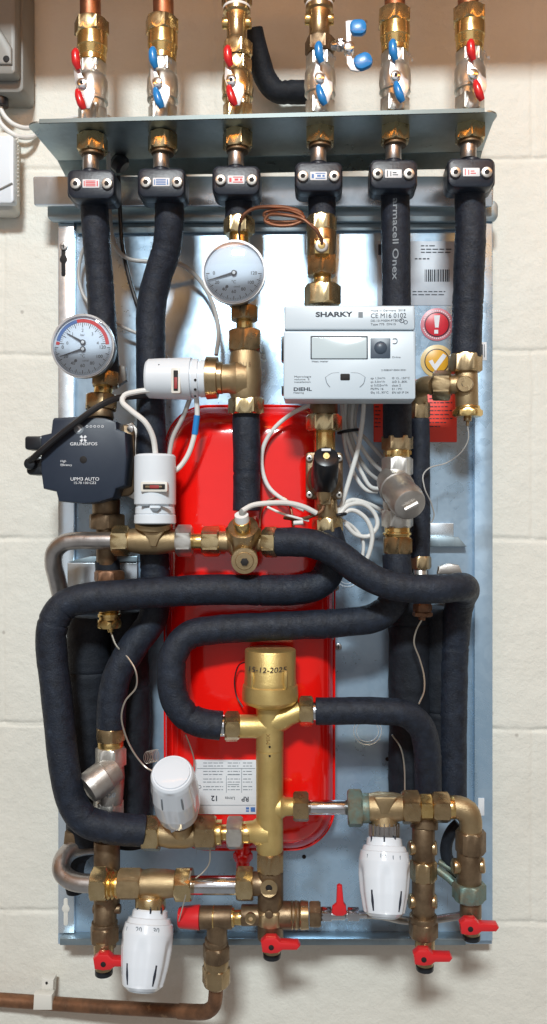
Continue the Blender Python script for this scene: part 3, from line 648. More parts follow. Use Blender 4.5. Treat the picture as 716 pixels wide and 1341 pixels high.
# ================================================================== COLUMN 1: GAUGE, PUMP
def gauge(name, label, cx, cy, r, d, kind):
    g = thing(name, label, 'gauge', (cx, cy, d), None)
    c0 = V(cx, cy, d); k0 = S((cx, cy, d)); m = M()
    m.rings([[c0+Vector((math.cos(2*math.pi*j/64)*q*k0*r, dy, math.sin(2*math.pi*j/64)*q*k0*r)) for j in range(64)] for dy, q in ((.044, .15), (.036, .2), (.036, .82), (.033, .88), (.012, .92), (.005, .94))]); part('case', m, 'black_plastic', g)
    m = M(); m.annulus((cx, cy, d+1), r*.93, r, 8, seg=72); part('bezel', m, 'steel', g)
    m = M(); m.annulus((cx, cy, d+2), r*.925, r*.95, 5, seg=72); part('inner_ring', m, 'chrome', g)
    m = M(); m.disc((cx, cy, d-1), r*.94, d-3, d-1, .1, 72); dl = part('dial', m, 'dial', g)
    m = M(); dd = d-.6
    def tick(a, r0, r1, w, cx=cx, cy=cy):
        ca, sa = math.cos(R(a)), math.sin(R(a)); px_, py_ = -sa*w/2, ca*w/2
        m.prism([(cx+ca*r0*r+px_, cy+sa*r0*r+py_), (cx+ca*r1*r+px_, cy+sa*r1*r+py_), (cx+ca*r1*r-px_, cy+sa*r1*r-py_), (cx+ca*r0*r-px_, cy+sa*r0*r-py_)], dd-.3, dd, 0)
    # temperature scale along the lower half: 0 at left (172 deg) -> 120 at right (8)
    a0, a1 = (176, 4)
    for k in range(0, 49):
        a = a0+(a1-a0)*k/48; big = k % 4 == 0
        tick(a, .76 if big else .82, .87, .9 if big else .45)
    for k, s_ in enumerate(('0', '20', '40', '60', '80', '100', '120')):
        a = a0+(a1-a0)*k/6; textmesh(s_, cx+math.cos(R(a))*r*.62, cy+math.sin(R(a))*r*.62, dd, 4.3, m=m, bold=.01)
    textmesh('°C', cx, cy+r*.32, dd, 4, m=m)
    textmesh('WATTS' if False else 'cewal', cx+4, cy+r*.46, dd, 2.6, m=m); m.disc((cx-9, cy+r*.46, dd), 2, dd-.2, dd, 0, 12)
    if kind == 0:
        for k in range(0, 33):
            a = 186+(354-186)*k/32; big = k % 4 == 0; tick(a, .58 if big else .64, .72, .8 if big else .4, cy=cy)
        textmesh('bar', cx, cy-r*.34, dd, 3, m=m)
        for k, s_ in enumerate(('0', '1', '2', '3', '4')):
            a = 190+(350-190)*k/4; textmesh(s_, cx+math.cos(R(a))*r*.48, cy+math.sin(R(a))*r*.48, dd, 4, m=m)
    part('scale_marks', m, 'ink', dl)
    if kind == 0:
        m = M(); m.annulus((cx, cy, dd), r*.73, r*.84, .2, 3, 10, seg=4); m.annulus((cx, cy, dd), r*.73, r*.84, .2, 170, 177, seg=4); m.annulus((cx, cy, dd), r*.73, r*.84, .2, 10, 103, seg=24); part('red_zone', m, 'ink_red', dl)
        m = M(); m.annulus((cx, cy, dd+.1), r*.73, r*.84, .2, 103, 168, seg=20); part('blue_zone', m, 'ink_blue', dl)
        piv = [((cx, cy-5), (cx-21, cy-17)), ((cx, cy+4), (cx-30, cy+14))]
    else: piv = [((cx, cy+1), (cx-33, cy+11))]
    for (p, q) in piv:
        m = M(); dx, dy = q[0]-p[0], q[1]-p[1]; L = math.hypot(dx, dy); nx, ny = -dy/L, dx/L
        m.prism([(p[0]-dx*.12+nx*1.3, p[1]-dy*.12+ny*1.3), (p[0]+nx*1.5, p[1]+ny*1.5), (q[0]+nx*.4, q[1]+ny*.4), (q[0]-nx*.4, q[1]-ny*.4), (p[0]-nx*1.5, p[1]-ny*1.5), (p[0]-dx*.12-nx*1.3, p[1]-dy*.12-ny*1.3)], d+.6, d+1.2, 0); nd = part('needle', m, 'ink', g)
        m = M(); m.disc((p[0], p[1], d+2), 3.6, d-.5, d+2, .4, 24); part('hub_ring', m, 'ink', nd)
        m = M(); m.disc((p[0], p[1], d+2.3), 2.2, d, d+2.3, .4, 20); part('hub_cap', m, 'ink_white', nd)
    m = M(); m.disc((cx, cy, d+4), r*.93, d+3, d+4, .2, 72); part('glass', m, 'glass', g)
    return g
gauge('pressure_gauge', 'round gauge with two needles and a red and blue arc, above the pump', 108, 453, 42, 66, 0)
gauge('thermometer', 'large round thermometer with one needle, below the third clamp', 306, 356, 42, 74, 1)
fit = build
fit('pipe_union', 'brass union between the left gauge and the pump', 'pipe fitting', (132, 520, 10), [
    ('upper_nut', 'bronze', [('hex', (139, 488, 6), (138, 507, 8), 19, {'rot': R(20)})]),
    ('neck', 'brass', [('cyl', (136, 505, 8), (134, 521, 10), 12)]),
    ('lower_nut', 'bronze', [('hex', (133, 518, 10), (132, 537, 12), 23, {'rot': R(14)})]),
    ('tail', 'bronze_old', [('cyl', (132, 535, 12), (132, 549, 14), 17)])])
m = M(); m.prism([(157, 478), (163, 480), (165, 498), (150, 508), (148, 486)], -12, 0, 1.5)
solo('cable_holder', m, 'grey_plastic', 'small grey plastic cable holder beside the left gauge', 'cable holder')
pu = thing('circulator_pump', 'dark grey square circulator pump with white printing, left of the white actuators', 'pump', (115, 602, 30))
m = M(); m.prism([(70, 547), (103, 545), (137, 547), (152, 552), (153, 562), (164, 566), (166, 600), (163, 636), (152, 640), (148, 652), (128, 658), (110, 660), (88, 658), (76, 657), (73, 644), (56, 640), (53, 618), (53, 570), (66, 567), (68, 550)], 6, 50, 3.5); part('electronics_housing', m, 'pump_black', pu)
m = M(); m.lathe((112, 602, -44), (112, 602, 10), [(0, 34), (.1, 40), (.5, 46), (1, 46)], 40); m.prism(rr(92, 556, 176, 650, 12), -20, 8, 4); part('volute', m, 'bronze_old', pu)
m = M(); m.prism([(160, 556), (174, 553), (180, 562), (178, 590), (183, 640), (176, 655), (166, 650), (168, 600)], -6, 4, 2); part('motor_flange', m, 'nickel_cast', pu)
m = M(); m.disc((170, 562, 8), 5, 2, 8, 1); part('flange_screw', m, 'steel', pu)
m = M(); m.prism(rr(32, 571, 56, 589, 4), 18, 42, 2.5); part('connector_block', m, 'black_plastic', pu)
m = M(); m.prism(rr(34, 597, 56, 622, 6), 14, 44, 3); m.disc((38, 607, 52), 8, 30, 52, 3); part('cable_gland', m, 'black_plastic', pu)
m = M(); m.disc((109, 602, 50.4), 4.8, 48, 50.4, .2); part('centre_plug', m, 'dark', pu)
m = M(); m.disc((103, 562, 50.5), 6.5, 49.5, 50.5, .2); ic = part('button', m, 'ink_grey', pu)
m = M(); m.prism([(101, 558), (103.5, 558), (107, 562), (103.5, 566), (101, 566), (104, 562)], 50.4, 50.8, 0)
for k in range(5): m.annulus((114+k*5, 558.5, 50.6), 1.1, 1.7, .3, seg=10)
for a in (45, 135, 225, 315):
    c, s_ = math.cos(R(a)), math.sin(R(a)); m.prism([(109+c*1.2-s_*1, 574.5+s_*1.2+c*1), (109+c*5-s_*1.8, 574.5+s_*5+c*1.8), (109+c*5+s_*1.8, 574.5+s_*5-c*1.8), (109+c*1.2+s_*1, 574.5+s_*1.2-c*1)], 50.2, 50.6, 0)
textmesh('GRUNDFOS', 109.5, 581.5, 50.5, 4.0, m=m, sx=1.2, bold=.008)
textmesh('High', 79, 604, 50.5, 2.9, 'LEFT', m=m); textmesh('Efficiency', 79, 609, 50.5, 2.9, 'LEFT', m=m)
textmesh('UPM3 AUTO', 111, 627.5, 50.5, 4.4, m=m, sx=1.1); textmesh('15-70 130 CZ2', 111, 632.5, 50.5, 3.1, m=m, sx=1.1)
part('lettering', m, 'ink_white', pu)
fit('pipe_union', 'brown bronze nut directly below the pump', 'pipe fitting', (138, 685, 0), [
    ('nut', 'bronze_old', [('hex', (140, 673, 0), (140, 693, 0), 25, {'rot': R(10)})]),
    ('neck', 'bronze_old', [('cyl', (139, 654, 2), (139, 675, 0), 18), ('cyl', (140, 690, -2), (140, 738, -8), 14)])])
fit('end_fitting', 'small brass end fitting under the left loop, with a seal wire', 'pipe fitting', (144, 810, 20), [
    ('upper_nut', 'copper_old', [('hex', (143, 747, 4), (143, 762, 4), 20)]),
    ('stem', 'bronze_old', [('cyl', (143, 758, 4), (143, 800, 6), 13)]),
    ('thread', 'brass', [('lathe', (143, 796, 8), (143, 812, 8), [(0, 13), (.1, 14.5), (.2, 13), (.3, 14.5), (.4, 13), (.5, 15), (.7, 15), (.75, 13.5), (1, 13.5)])]),
    ('cap_nut', 'brass', [('hex', (143, 811, 8), (143, 822, 8), 17.5, {'rot': R(12)}), ('cyl', (144, 820, 8), (145, 828, 8), 4)])], 'small end fittings with seal wires')

# left steel pipe bends
m = M(); m.tube([(160, 708, 24), (125, 708, 22), (102, 708, 20), (84, 711, 18), (72, 722, 14), (70, 738, 8), (74, 756, 0), (82, 790, -12)], 11.5, 24, 3)
solo('steel_pipe', m, 'steel', 'bent steel pipe at the left edge, level with the centre fittings', 'pipe', 'bent steel pipes at the left edge')
m = M(); m.tube([(124, 1157, 26), (106, 1156, 24), (92, 1152, 20), (81, 1141, 12), (82, 1126, 0), (92, 1114, -14), (108, 1108, -26), (124, 1106, -34)], 12, 24, 3)
solo('steel_pipe', m, 'steel', 'bent steel pipe at the left edge near the bottom, feeding the white-head valve', 'pipe', 'bent steel pipes at the left edge')

# ================================================================== COLUMN 3
fit('pipe_union', 'brass nut between the short foam sleeve and the large thermometer', 'pipe fitting', (313, 298, 28), [
    ('nut', 'brass_nut', [('hex', (313, 286, 28), (313, 308, 28), 20.5)]), ('neck', 'brass', [('cyl', (313, 306, 28), (313, 402, 26), 13)])])
fit('pipe_union', 'bronze nut just below the large thermometer', 'pipe fitting', (318, 412, 28), [
    ('nut', 'bronze', [('hex', (320, 402, 26), (320, 420, 26), 20, {'rot': R(25)})]), ('neck', 'brass', [('cyl', (320, 418, 26), (320, 436, 26), 11)])])
z3 = fit('zone_valve_body', 'bronze right-angle valve body beside the horizontal white actuator', 'valve', (320, 480, 26), [
    ('top_nut', 'bronze', [('hex', (321, 433, 26), (321, 461, 26), 23.5, {'rot': R(30)})]),
    ('body', 'bronze_cast', [('lathe', (321, 458, 26), (321, 523, 26), [(0, 18), (.12, 20), (.5, 22), (.9, 20), (1, 18)]), ('lathe', (322, 496, 30), (284, 496, 34), [(0, 22), (.35, 24), (.6, 19), (1, 19)])]),
    ('actuator_ring', 'bronze', [('lathe', (292, 495, 34), (270, 495, 34), [(0, 19), (.05, 21), (.3, 21), (.32, 27), (.95, 28), (1, 26)], {'seg': 36})]),
    ('bottom_nut', 'brass_nut', [('hex', (322, 521, 22), (322, 543, 22), 23.5)])])
t = textmesh('DN15', 322, 486, 0, 6, wrap=((321, 486, 26), 23)); part('cast_mark', t, 'bronze_old', z3)
def window(t, x0, y0, x1, y1, d, vert=False):
    m = M(); m.rrect(x0-3, y0-3, x1+3, y1+3, d-8, d+.8, 2, .4); w = part('window_frame', m, 'ink_grey' if False else 'warm_white', t)
    m = M(); m.rrect(x0, y0, x1, y1, d-2, d+1.1, 1, .2); part('window', m, 'dark', w)
    m = M()
    if vert: m.rrect(x0+1, y0+9, x1-1, y1-3, d, d+1.5, .6, .1)
    else: m.rrect(x0+9, y0+1.4, x1-8, y1-1.4, d, d+1.5, .6, .1)
    part('indicator', m, 'indicator_red', w)
a1 = thing('valve_actuator', 'horizontal white actuator with a small red window, left of the bronze valve', 'actuator', (230, 496, 34), 'white electric actuators')
m = M(); m.lathe((192, 496, 36), (251, 496, 36), [(0, 20), (.01, 23), (.06, 25.5), (.3, 26.3), (1, 27.5)], 48); part('housing', m, 'white_plastic', a1)
m = M(); m.lathe((250, 496, 36), (272, 496, 35), [(0, 24), (.1, 24), (.12, 26), (.45, 26), (.47, 23), (.55, 23), (.57, 24.5), (1, 24)], 48); part('collar', m, 'white_plastic', a1)
m = M()
for a in range(-60, 100, 32):
    yy = 496+24*math.sin(R(a)); dd = 36+24*math.cos(R(a)); m.ball((255.5, yy, dd), 1.9, 8)
part('vent_slots', m, 'dark', a1)
window(a1, 227, 485, 233, 512, 61.5, True)
m = M(); m.ball((208, 478, 57), 1.2, 8); part('mark', m, 'dark', a1)
a2 = thing('valve_actuator', 'upright white actuator with a wide dark window, right of the pump', 'actuator', (202, 640, 38), 'white electric actuators')
m = M(); m.lathe((203, 595, 37), (203, 661, 37), [(0, 22), (.012, 25), (.05, 27), (.5, 27.2), (.985, 27.2), (1, 26.3)], 56); part('housing', m, 'white_plastic', a2)
m = M(); m.lathe((203, 661, 37), (203, 686, 37), [(0, 25), (.1, 24.5), (.15, 25.5), (.45, 26), (.5, 25), (.55, 27), (.95, 27.3), (1, 26)], 56); part('lower_housing', m, 'white_plastic', a2)
m = M(); m.box(184, 660.5, 195, 663, 60, 64.6, .3); m.box(209, 660.5, 221, 663, 60, 64.6, .3); m.prism([(196, 665), (210, 665), (206, 670), (200, 670)], 60, 64.4, .2); part('latch_gaps', m, 'ink_grey', a2)
window(a2, 187, 634, 216, 641, 64.2)
m = M(); m.prism(rr(190, 636.2, 212, 639, 1), 64.5, 65.4, .1); part('scale_mark', m, 'bronze_old', a2)
fit('zone_valve_body', 'bronze valve body under the upright white actuator', 'valve', (200, 708, 24), [
    ('left_nut', 'brass_nut', [('hex', (148, 708, 24), (170, 708, 24), 20)]),
    ('body', 'bronze_cast', [('lathe', (168, 708, 24), (232, 708, 24), [(0, 15), (.1, 16), (.3, 18.5), (.6, 18.5), (.85, 16), (1, 14)]), ('lathe', (201, 684, 30), (201, 708, 24), [(0, 24), (.25, 24), (.4, 18), (1, 13)])]),
    ('cast_rib', 'bronze_cast', [('prism', [(185, 694), (216, 694), (208, 706), (204, 716), (197, 716), (193, 706)], 38, 45, 2)]),
    ('right_nut', 'nickel', [('hex', (231, 708, 24), (252, 708, 24), 21)])])
fit('pipe_nipple', 'short brass nipple right of the bronze valve body in the centre row', 'pipe fitting', (258, 709, 24), [('nipple', 'brass', [('cyl', (251, 709, 24), (268, 709, 24), 11)])])
ct = fit('centre_manifold', 'bronze centre manifold with a probe pocket, in front of the red vessel', 'pipe fitting', (318, 708, 26), [
    ('left_nut', 'brass_nut', [('hex', (265, 709, 24), (288, 709, 24), 20)]),
    ('body', 'bronze_cast', [('lathe', (287, 709, 26), (345, 709, 26), [(0, 13), (.2, 14), (.3, 20), (.75, 20), (.82, 14), (1, 13)]), ('ball', (319, 708, 28), 23)]),
    ('pocket_nut', 'bronze', [('hex', (320, 714, 26), (318, 690, 50), 23, {'rot': R(0), 'ch': 3})]),
    ('probe_pocket', 'brass', [('cyl', (318, 696, 52), (316, 681, 66), 11)]),
    ('drain_boss', 'bronze_cast', [('lathe', (320, 728, 20), (320, 735, 54), [(0, 17), (.7, 17.5), (.95, 17), (.96, 12), (1, 11)], {'seg': 36})]),
    ('right_nut', 'brass_nut', [('hex', (345, 710, 28), (364, 710, 32), 20)])])
m = M(); m.disc((320, 736, 55.5), 5.5, 52, 55.5, .3, 6); part('socket', m, 'dark', ct)
m = M(); m.lathe((318, 690, 60), (316, 674, 70), [(0, 8), (.1, 9), (.6, 9.5), (1, 9)]); pc = part('probe_cap', m, 'ptfe', ct)
m = M(); m.disc((317, 671, 72), 4.6, 71, 72.3, .2, 20); part('cap_hole', m, 'grey_plastic', pc)

# ================================================================== COLUMN 4
c4 = fit('coil_tee', 'brass tee fitting where the thin copper coil ends, above the meter', 'pipe fitting', (420, 318, 30), [
    ('top_nut', 'brass_nut', [('hex', (421, 284, 28), (421, 305, 28), 20.5, {'rot': R(4)})]),
    ('body', 'bronze', [('cyl', (421, 304, 28), (421, 338, 28), 19.5)]),
    ('lower_body', 'bronze', [('hex', (421, 335, 28), (421, 362, 28), 21, {'rot': R(30)})]),
    ('neck', 'brass', [('cyl', (422, 360, 28), (422, 378, 28), 12)]),
    ('bottom_nut', 'brass_nut', [('hex', (422, 374, 30), (422, 401, 30), 25, {'rot': R(8)})])])
m = M(); m.prism([(411, 312), (432, 312), (431, 332), (412, 332)], 44, 52, 1); part('port_block', m, 'brass', c4)
m = M(); m.disc((421, 321, 58), 9, 50, 58, 1.5); po = part('port_nut', m, 'nickel', c4)
m = M(); m.disc((421, 321, 58.4), 5, 57, 58.4, .2); part('port_hole', m, 'brass', po)
m = M(); m.tube([(315, 292, 44), (317, 284, 48), (330, 274, 52), (350, 271, 58), (375, 272, 60), (394, 279, 60), (396, 287, 58), (375, 291, 52), (350, 288, 50), (346, 280, 52), (362, 275, 56), (385, 278, 62), (398, 286, 64), (385, 294, 62), (360, 295, 60), (347, 289, 58), (352, 282, 60), (375, 282, 66), (396, 287, 66), (408, 296, 66), (416, 304, 64), (421, 315, 60), (421, 320, 57)], 2.5, 10, 2)
solo('capillary_coil', m, 'copper', 'thin copper tube coiled between the two middle foam sleeves', 'tube')
m = M(); m.tube([(315, 290, 44), (313, 300, 50), (314, 318, 50)], 1.6, 8, 2); solo('capillary_tail', m, 'cable_black', 'short dark tube running down the nut above the large thermometer', 'tube')

# meter
me = thing('heat_meter', 'pale blue-grey box-shaped heat meter with display and dark button', 'meter', (457, 520, 60))
m = M(); m.rrect(371, 433, 544, 523, 44, 88, 3, 2.2); part('lower_housing', m, 'meter_body', me)
m = M(); m.rrect(372, 400, 543, 432, 46, 90, 3, 2.2); part('lid', m, 'meter_body', me)
m = M(); m.rrect(376, 404, 540, 519, 20, 46, 3, 1); part('rear_housing', m, 'grey_plastic', me)
m = M(); m.box(368, 440, 372, 472, 50, 70, 1); m.box(368.5, 505, 372, 516, 50, 70, 1); part('side_clip', m, 'black_plastic', me)
m = M(); m.rrect(406.5, 440, 481.5, 470.5, 87, 88.5, 1, .2); f_ = part('display_frame', m, 'ink', me)
m = M(); m.rrect(408, 442, 480, 469.5, 88, 88.9, 1, .2); part('display', m, 'lcd', f_)
m = M(); m.rrect(485, 443, 511, 469, 87, 88.8, 1, .2); b_ = part('button_panel', m, 'button', me)
m = M(); m.ball((498, 456, 86.5), 9.5, 24, (1, .6, 1)); part('button', m, 'button', b_)
m = M(); m.rrect(445.5, 489.5, 458, 498, 87, 88.6, 1.5, .2); part('optical_port', m, 'dark', me)
m = M(); m.tube([(426, 494, 88.2), (428, 502, 88.2), (432, 507, 88.2)], .5, 6, 2); m.tube([(478, 494, 88.2), (476, 502, 88.2), (471, 507, 88.2)], .5, 6, 2); m.tube([(426, 494, 88.1), (434, 489, 88.1), (444, 488, 88.1)], .2, 6, 2); m.tube([(478, 494, 88.1), (470, 489, 88.1), (459, 488, 88.1)], .2, 6, 2); part('seal_outline', m, 'ink_grey', me)
D1 = 90.3; D0 = 88.3; m = M()
textmesh('SHARKY', 437, 412, D1, 6.2, m=m, sx=1.45, bold=.035)
textmesh('DIEHL', 384, 510, D0, 4.4, 'LEFT', m=m, sx=1.4, bold=.03)
textmesh('CE M16 0102', 485, 414, D1, 6.2, 'LEFT', m=m, sx=.95)
textmesh('Made in Germany  2018', 485, 407, D1, 2.6, 'LEFT', m=m, sx=1.25); textmesh('DE-10-MI004-PTB009', 485, 420.3, D1, 2.8, 'LEFT', m=m, sx=1.15); textmesh('Type 775  DN15', 485, 425, D1, 2.8, 'LEFT', m=m, sx=1.2)
textmesh('Heat meter', 408, 473.5, D0, 2.6, 'LEFT', m=m, sx=1.25)
textmesh('Metering', 384, 514.5, D0, 2.2, 'LEFT', m=m, sx=1.2)
for k, y in enumerate((493.5, 497, 500.5)): textmesh(('Metrologie', 'volume  2', 'installation')[k], 385, y, D0, 2.2, 'LEFT', m=m, sx=1.6)
textmesh('2 008047 0004 0021', 499, 485, D0, 2.3, 'LEFT', m=m, sx=1.2)
for k, (a, b) in enumerate((('qp 1,5m³/h', 'Θ 15...150°C'), ('qs 3,0m³/h', 'ΔΘ 3...80K'), ('qi 0,025m³/h', 'class 2'), ('PS/PN 16', 'E1 / M1'), ('Θq 10...90°C', 'EN 60 IP 54'))):
    textmesh(a, 485, 495.5+k*4.7, D0, 2.7, 'LEFT', m=m, sx=1.15); textmesh(b, 513, 495.5+k*4.7, D0, 2.7, 'LEFT', m=m, sx=1.15)
textmesh('Online', 513, 468, D0, 2.4, 'LEFT', m=m, sx=1.2)
m.annulus((526, 420, D1), 2.2, 3, .2, seg=16); m.annulus((531, 422, D1), 2.0, 2.7, .2, seg=16)
m.tube([(514, 444, D0), (519, 444, D0), (520, 447, D0), (518, 450, D0), (514, 450, D0)], .5, 6, 1)
part('lettering', m, 'ink', me)
m = M(); m.rrect(469, 408.6, 475, 416, D1-.3, D1, .6, 0); part('grey_mark', m, 'ink_grey', me)

so = fit('solenoid_valve', 'bronze valve with a black cylindrical cap, below the meter', 'valve', (424, 615, 10), [
    ('top_nut', 'brass_nut', [('hex', (424, 543, 12), (424, 565, 12), 23.5)]),
    ('neck_top', 'bronze_old', [('cyl', (424, 520, 12), (424, 545, 12), 18)]),
    ('neck', 'brass', [('cyl', (425, 563, 12), (425, 592, 12), 14)]),
    ('body', 'bronze_old', [('prism', rr(400, 592, 449, 654, 5), 0, 20, 3), ('lathe', (425, 628, 18), (425, 628, 36), [(0, 24), (.5, 24), (.8, 21), (1, 18)])]),
    ('lower_body', 'bronze', [('cyl', (426, 650, 8), (428, 682, 6), 15), ('lathe', (424, 640, 34), (424, 658, 28), [(0, 9), (.5, 10), (1, 7)]), ('hex', (424, 653, 28), (424, 660, 27), 9, {'ch': .8})]),
    ('bottom_nut', 'brass_nut', [('hex', (428, 678, 6), (429, 698, 6), 21, {'rot': R(12)})]),
    ('cap', 'black_plastic', [('lathe', (424, 634, 26), (427, 598, 74), [(0, 15), (.03, 17.5), (.1, 18.5), (.96, 16.3), (.99, 15.5), (1, 14.5)], {'seg': 40})])])
m = M(); m.lathe((427, 598, 73), (427.3, 597, 77), [(0, 5), (.7, 5), (1, 4)]); kp = part('cap_screw', m, 'brass', so)
m = M(); m.box(421, 587.5, 433, 590.5, 76.6, 77.4, .1); m.box(421, 603, 428, 606, 74, 75.4, .1); part('cap_print', m, 'ink_white', so)
for (x, y) in ((405, 600), (444, 600), (405, 648), (444, 648)):
    m = M(); m.disc((x, y, 24), 4.3, 18, 24, 1); s_ = part('screw', m, 'nickel', so)
    m = M(); m.disc((x, y, 24.2), 1.9, 22, 24.2, 0, 6); part('socket', m, 'dark', s_)

# ================================================================== COLUMN 5 / 6 : strainers etc.
def hexd(A, B, r, **k): return ('hex', A, B, r, k)
ys = thing('strainer', 'angled nickel strainer on the right with its round cap facing right', 'strainer', (520, 645, 6))
for nm, mt, shp in [
    ('top_nut', 'bronze', [hexd((520, 570, 0), (520, 590, 0), 20.5)]),
    ('top_collar', 'brass', [('cyl', (520, 588, 0), (520, 601, 0), 17, {'bev': 2}), hexd((520, 590, 0), (520, 597, 0), 19, rot=R(20), ch=1)]),
    ('upper_hex', 'nickel', [hexd((520, 599, 2), (520, 623, 2), 20.5)]),
    ('body', 'nickel_cast', [('lathe', (520, 619, 2), (520, 672, 2), [(0, 17), (.2, 19), (.8, 19), (1, 17)]), ('lathe', (511, 628, 0), (529, 652, 46), [(0, 19), (.3, 22), (.45, 22.5), (.47, 23.6), (.53, 23.6), (.55, 22), (1, 22)], {'seg': 40})]),
    ('lower_hex', 'nickel', [hexd((520, 667, 2), (520, 691, 2), 20.5)]),
    ('bottom_collar', 'brass', [('cyl', (520, 689, 0), (520, 706, 0), 17, {'bev': 2}), ('cyl', (520, 697, 0), (520, 701, 0), 19)]),
    ('bottom_nut', 'bronze', [hexd((520, 703, 0), (520, 725, 0), 21, rot=R(30))])]: part(nm, shape(shp), mt, ys)
m = M(); m.lathe((529, 652, 46), (537, 662, 64), [(0, 20), (.02, 23.5), (.3, 24), (.7, 23), (.95, 21), (1, 19)], 40); cp = part('strainer_cap', m, 'nickel_cast', ys)
a, b = V(530, 668, 67), V(547, 659, 67); m = M(); m.wtube([a, b], [.0035, .0035], 8); part('cap_slot', m, 'nickel_cast', cp)
fit('end_fitting', 'small brass end fitting on the thin pipe right of the upper strainer', 'pipe fitting', (551, 770, -26), [
    ('top_nut', 'bronze', [hexd((551, 728, -26), (551, 745, -26), 13.5)]),
    ('stem', 'nickel', [('cyl', (550, 744, -26), (552, 792, -20), 9)]),
    ('cap_nut', 'copper_old', [hexd((553, 790, 6), (553, 801, 6), 12.5), hexd((553, 801, 6), (553, 807, 6), 13.5, rot=R(20), ch=1), ('cyl', (553, 806, 6), (552, 812, 6), 4.5), ('cyl', (552, 765, -10), (553, 792, 6), 8)])], 'small end fittings with seal wires')
e6 = fit('drain_tee', 'bronze tee with a brass bottom cap on the right edge beside the meter', 'pipe fitting', (609, 505, 14), [
    ('top_nut', 'bronze', [hexd((609, 464, 14), (609, 488, 14), 22, rot=R(10))]),
    ('body', 'bronze_cast', [('cyl', (610, 487, 14), (611, 534, 14), 15), ('cyl', (612, 504, 16), (588, 504, 14), 12), ('lathe', (609, 504, 18), (608, 503, 34), [(0, 12), (.8, 11), (1, 10)])]),
    ('side_nut', 'bronze', [hexd((590, 505, 14), (566, 505, 10), 20, ch=2)]),
    ('elbow', 'bronze_cast', [('tube', [(568, 505, 10), (556, 505, 0), (548, 512, -14), (548, 528, -24)], 12, {'seg': 20})]),
    ('elbow_nut', 'bronze', [hexd((549, 527, -24), (549, 548, -26), 14)]),
    ('bottom_cap', 'brass', [('cyl', (612, 532, 14), (612, 537, 14), 16), hexd((612, 536, 14), (612, 546, 14), 20, rot=R(8))]),
    ('bleed_nipple', 'bronze', [('cyl', (612, 545, 14), (612, 552, 14), 5), ('cyl', (612, 551, 14), (612, 558, 14), 2)])])
m = M(); m.annulus((608, 503, 34.5), 4, 9.5, 2); bb = part('test_plug', m, 'bronze', e6)
m = M(); m.disc((608, 503, 33.4), 3.8, 32, 33.4, 0, 12); part('socket', m, 'dark', e6)
m = M(); m.prism([(575, 742), (588, 738), (601, 740), (606, 752), (573, 752)], -20, -6, 2); solo('pipe_nut', m, 'nickel_cast', 'nickel nut peeking above the foam bend near the right edge', 'nut')

# left strainer
yl = thing('strainer', 'angled nickel strainer on the left, above the foam loop bottom, cap facing left', 'strainer', (145, 1010, 10))
for nm, mt, shp in [
    ('top_nut', 'bronze', [hexd((145, 951, 8), (145, 970, 8), 20.5, rot=R(8))]),
    ('top_collar', 'brass', [('cyl', (145, 969, 8), (145, 982, 8), 17, {'bev': 2})]),
    ('upper_hex', 'nickel', [hexd((145, 978, 10), (145, 1003, 10), 20.5)]),
    ('body', 'nickel_cast', [('lathe', (146, 1000, 10), (143, 1050, 10), [(0, 16), (.3, 18), (.8, 18), (1, 17)]), ('lathe', (152, 1005, 16), (124, 1026, 34), [(0, 17), (.5, 19.5), (.53, 21), (.6, 21), (1, 21)], {'seg': 40})]),
    ('lower_hex', 'nickel', [hexd((142, 1045, 8), (142, 1068, 8), 20)])]: part(nm, shape(shp), mt, yl)
m = M(); m.lathe((124, 1026, 34), (114, 1034, 41), [(0, 21), (.5, 21), (1, 19)], 40); part('strainer_cap', m, 'nickel_cast', yl)
t = textmesh('DN20', 147, 1032, 0, 6, rot=0, wrap=((145, 1032, 10), 19)); part('cast_mark', t, 'ink_grey', yl)

# ================================================================== GOLD MIXING VALVE
G = 30
gv = thing('mixing_valve', 'tall gold thermostatic mixing valve with a wide cap and handwritten date', 'valve', (353, 1010, G))
prof = [(0, 30), (.015, 32.6), (.03, 33.3), (.50, 33.5), (.52, 34), (.60, 34.2), (.62, 35.8), (.74, 36.8), (.86, 36.8), (.92, 33), (.97, 24), (1, 20)]
m = M(); m.lathe((354, 849, G), (353.5, 926, G), prof, 56); cp = part('cap', m, 'gold', gv)
m = M(); m.disc((354, 849.5, G), 1, seg=8); 
for sx, a in ((-24, 0), (20, 0)):
    m = M(); dd = math.sqrt(max(0, 33.4**2-sx**2)); m.tube([(354+sx, 879, G+dd), (354+sx, 884, G+dd+2.5), (354+sx, 896, G+dd+2.5), (354+sx, 901, G+dd)], 2.2, 8, 2)
    part('cap_lug', m, 'gold', cp)
t = textmesh('15-12-2025', 355, 866, 0, 6.5, wrap=((354, 866, G), 34.6), sx=1.15, bold=.0)
for v in t.v: v.x += (v.z-V(355, 866, 60).z)*.18
part('handwriting', t, 'ink', cp)
m = M(); m.lathe((353.5, 920, G), (353, 981, G), [(0, 19), (.25, 18), (1, 18)], 40); m.lathe((353, 980, G), (353, 984, G), [(0, 17.3), (1, 17.3)], 40); m.lathe((353, 982, G), (353, 1118, G), [(0, 17.9), (.9, 17.6), (.96, 17.6), (1, 15)], 40)
m.lathe((350, 951, G), (312, 951, G), [(0, 18), (.3, 16), (.5, 15), (1, 15)], 32); m.lathe((356, 944, G), (394, 930, G), [(0, 18), (.35, 17), (.6, 14), (1, 13)], 32)
m.lathe((356, 1056, G), (386, 1056, G), [(0, 16), (.4, 16), (.6, 12), (1, 11.5)], 32); m.lathe((352, 1089, G), (322, 1089, G), [(0, 19), (.5, 18), (.7, 14), (1, 13)], 32)
bd = part('body', m, 'gold', gv)
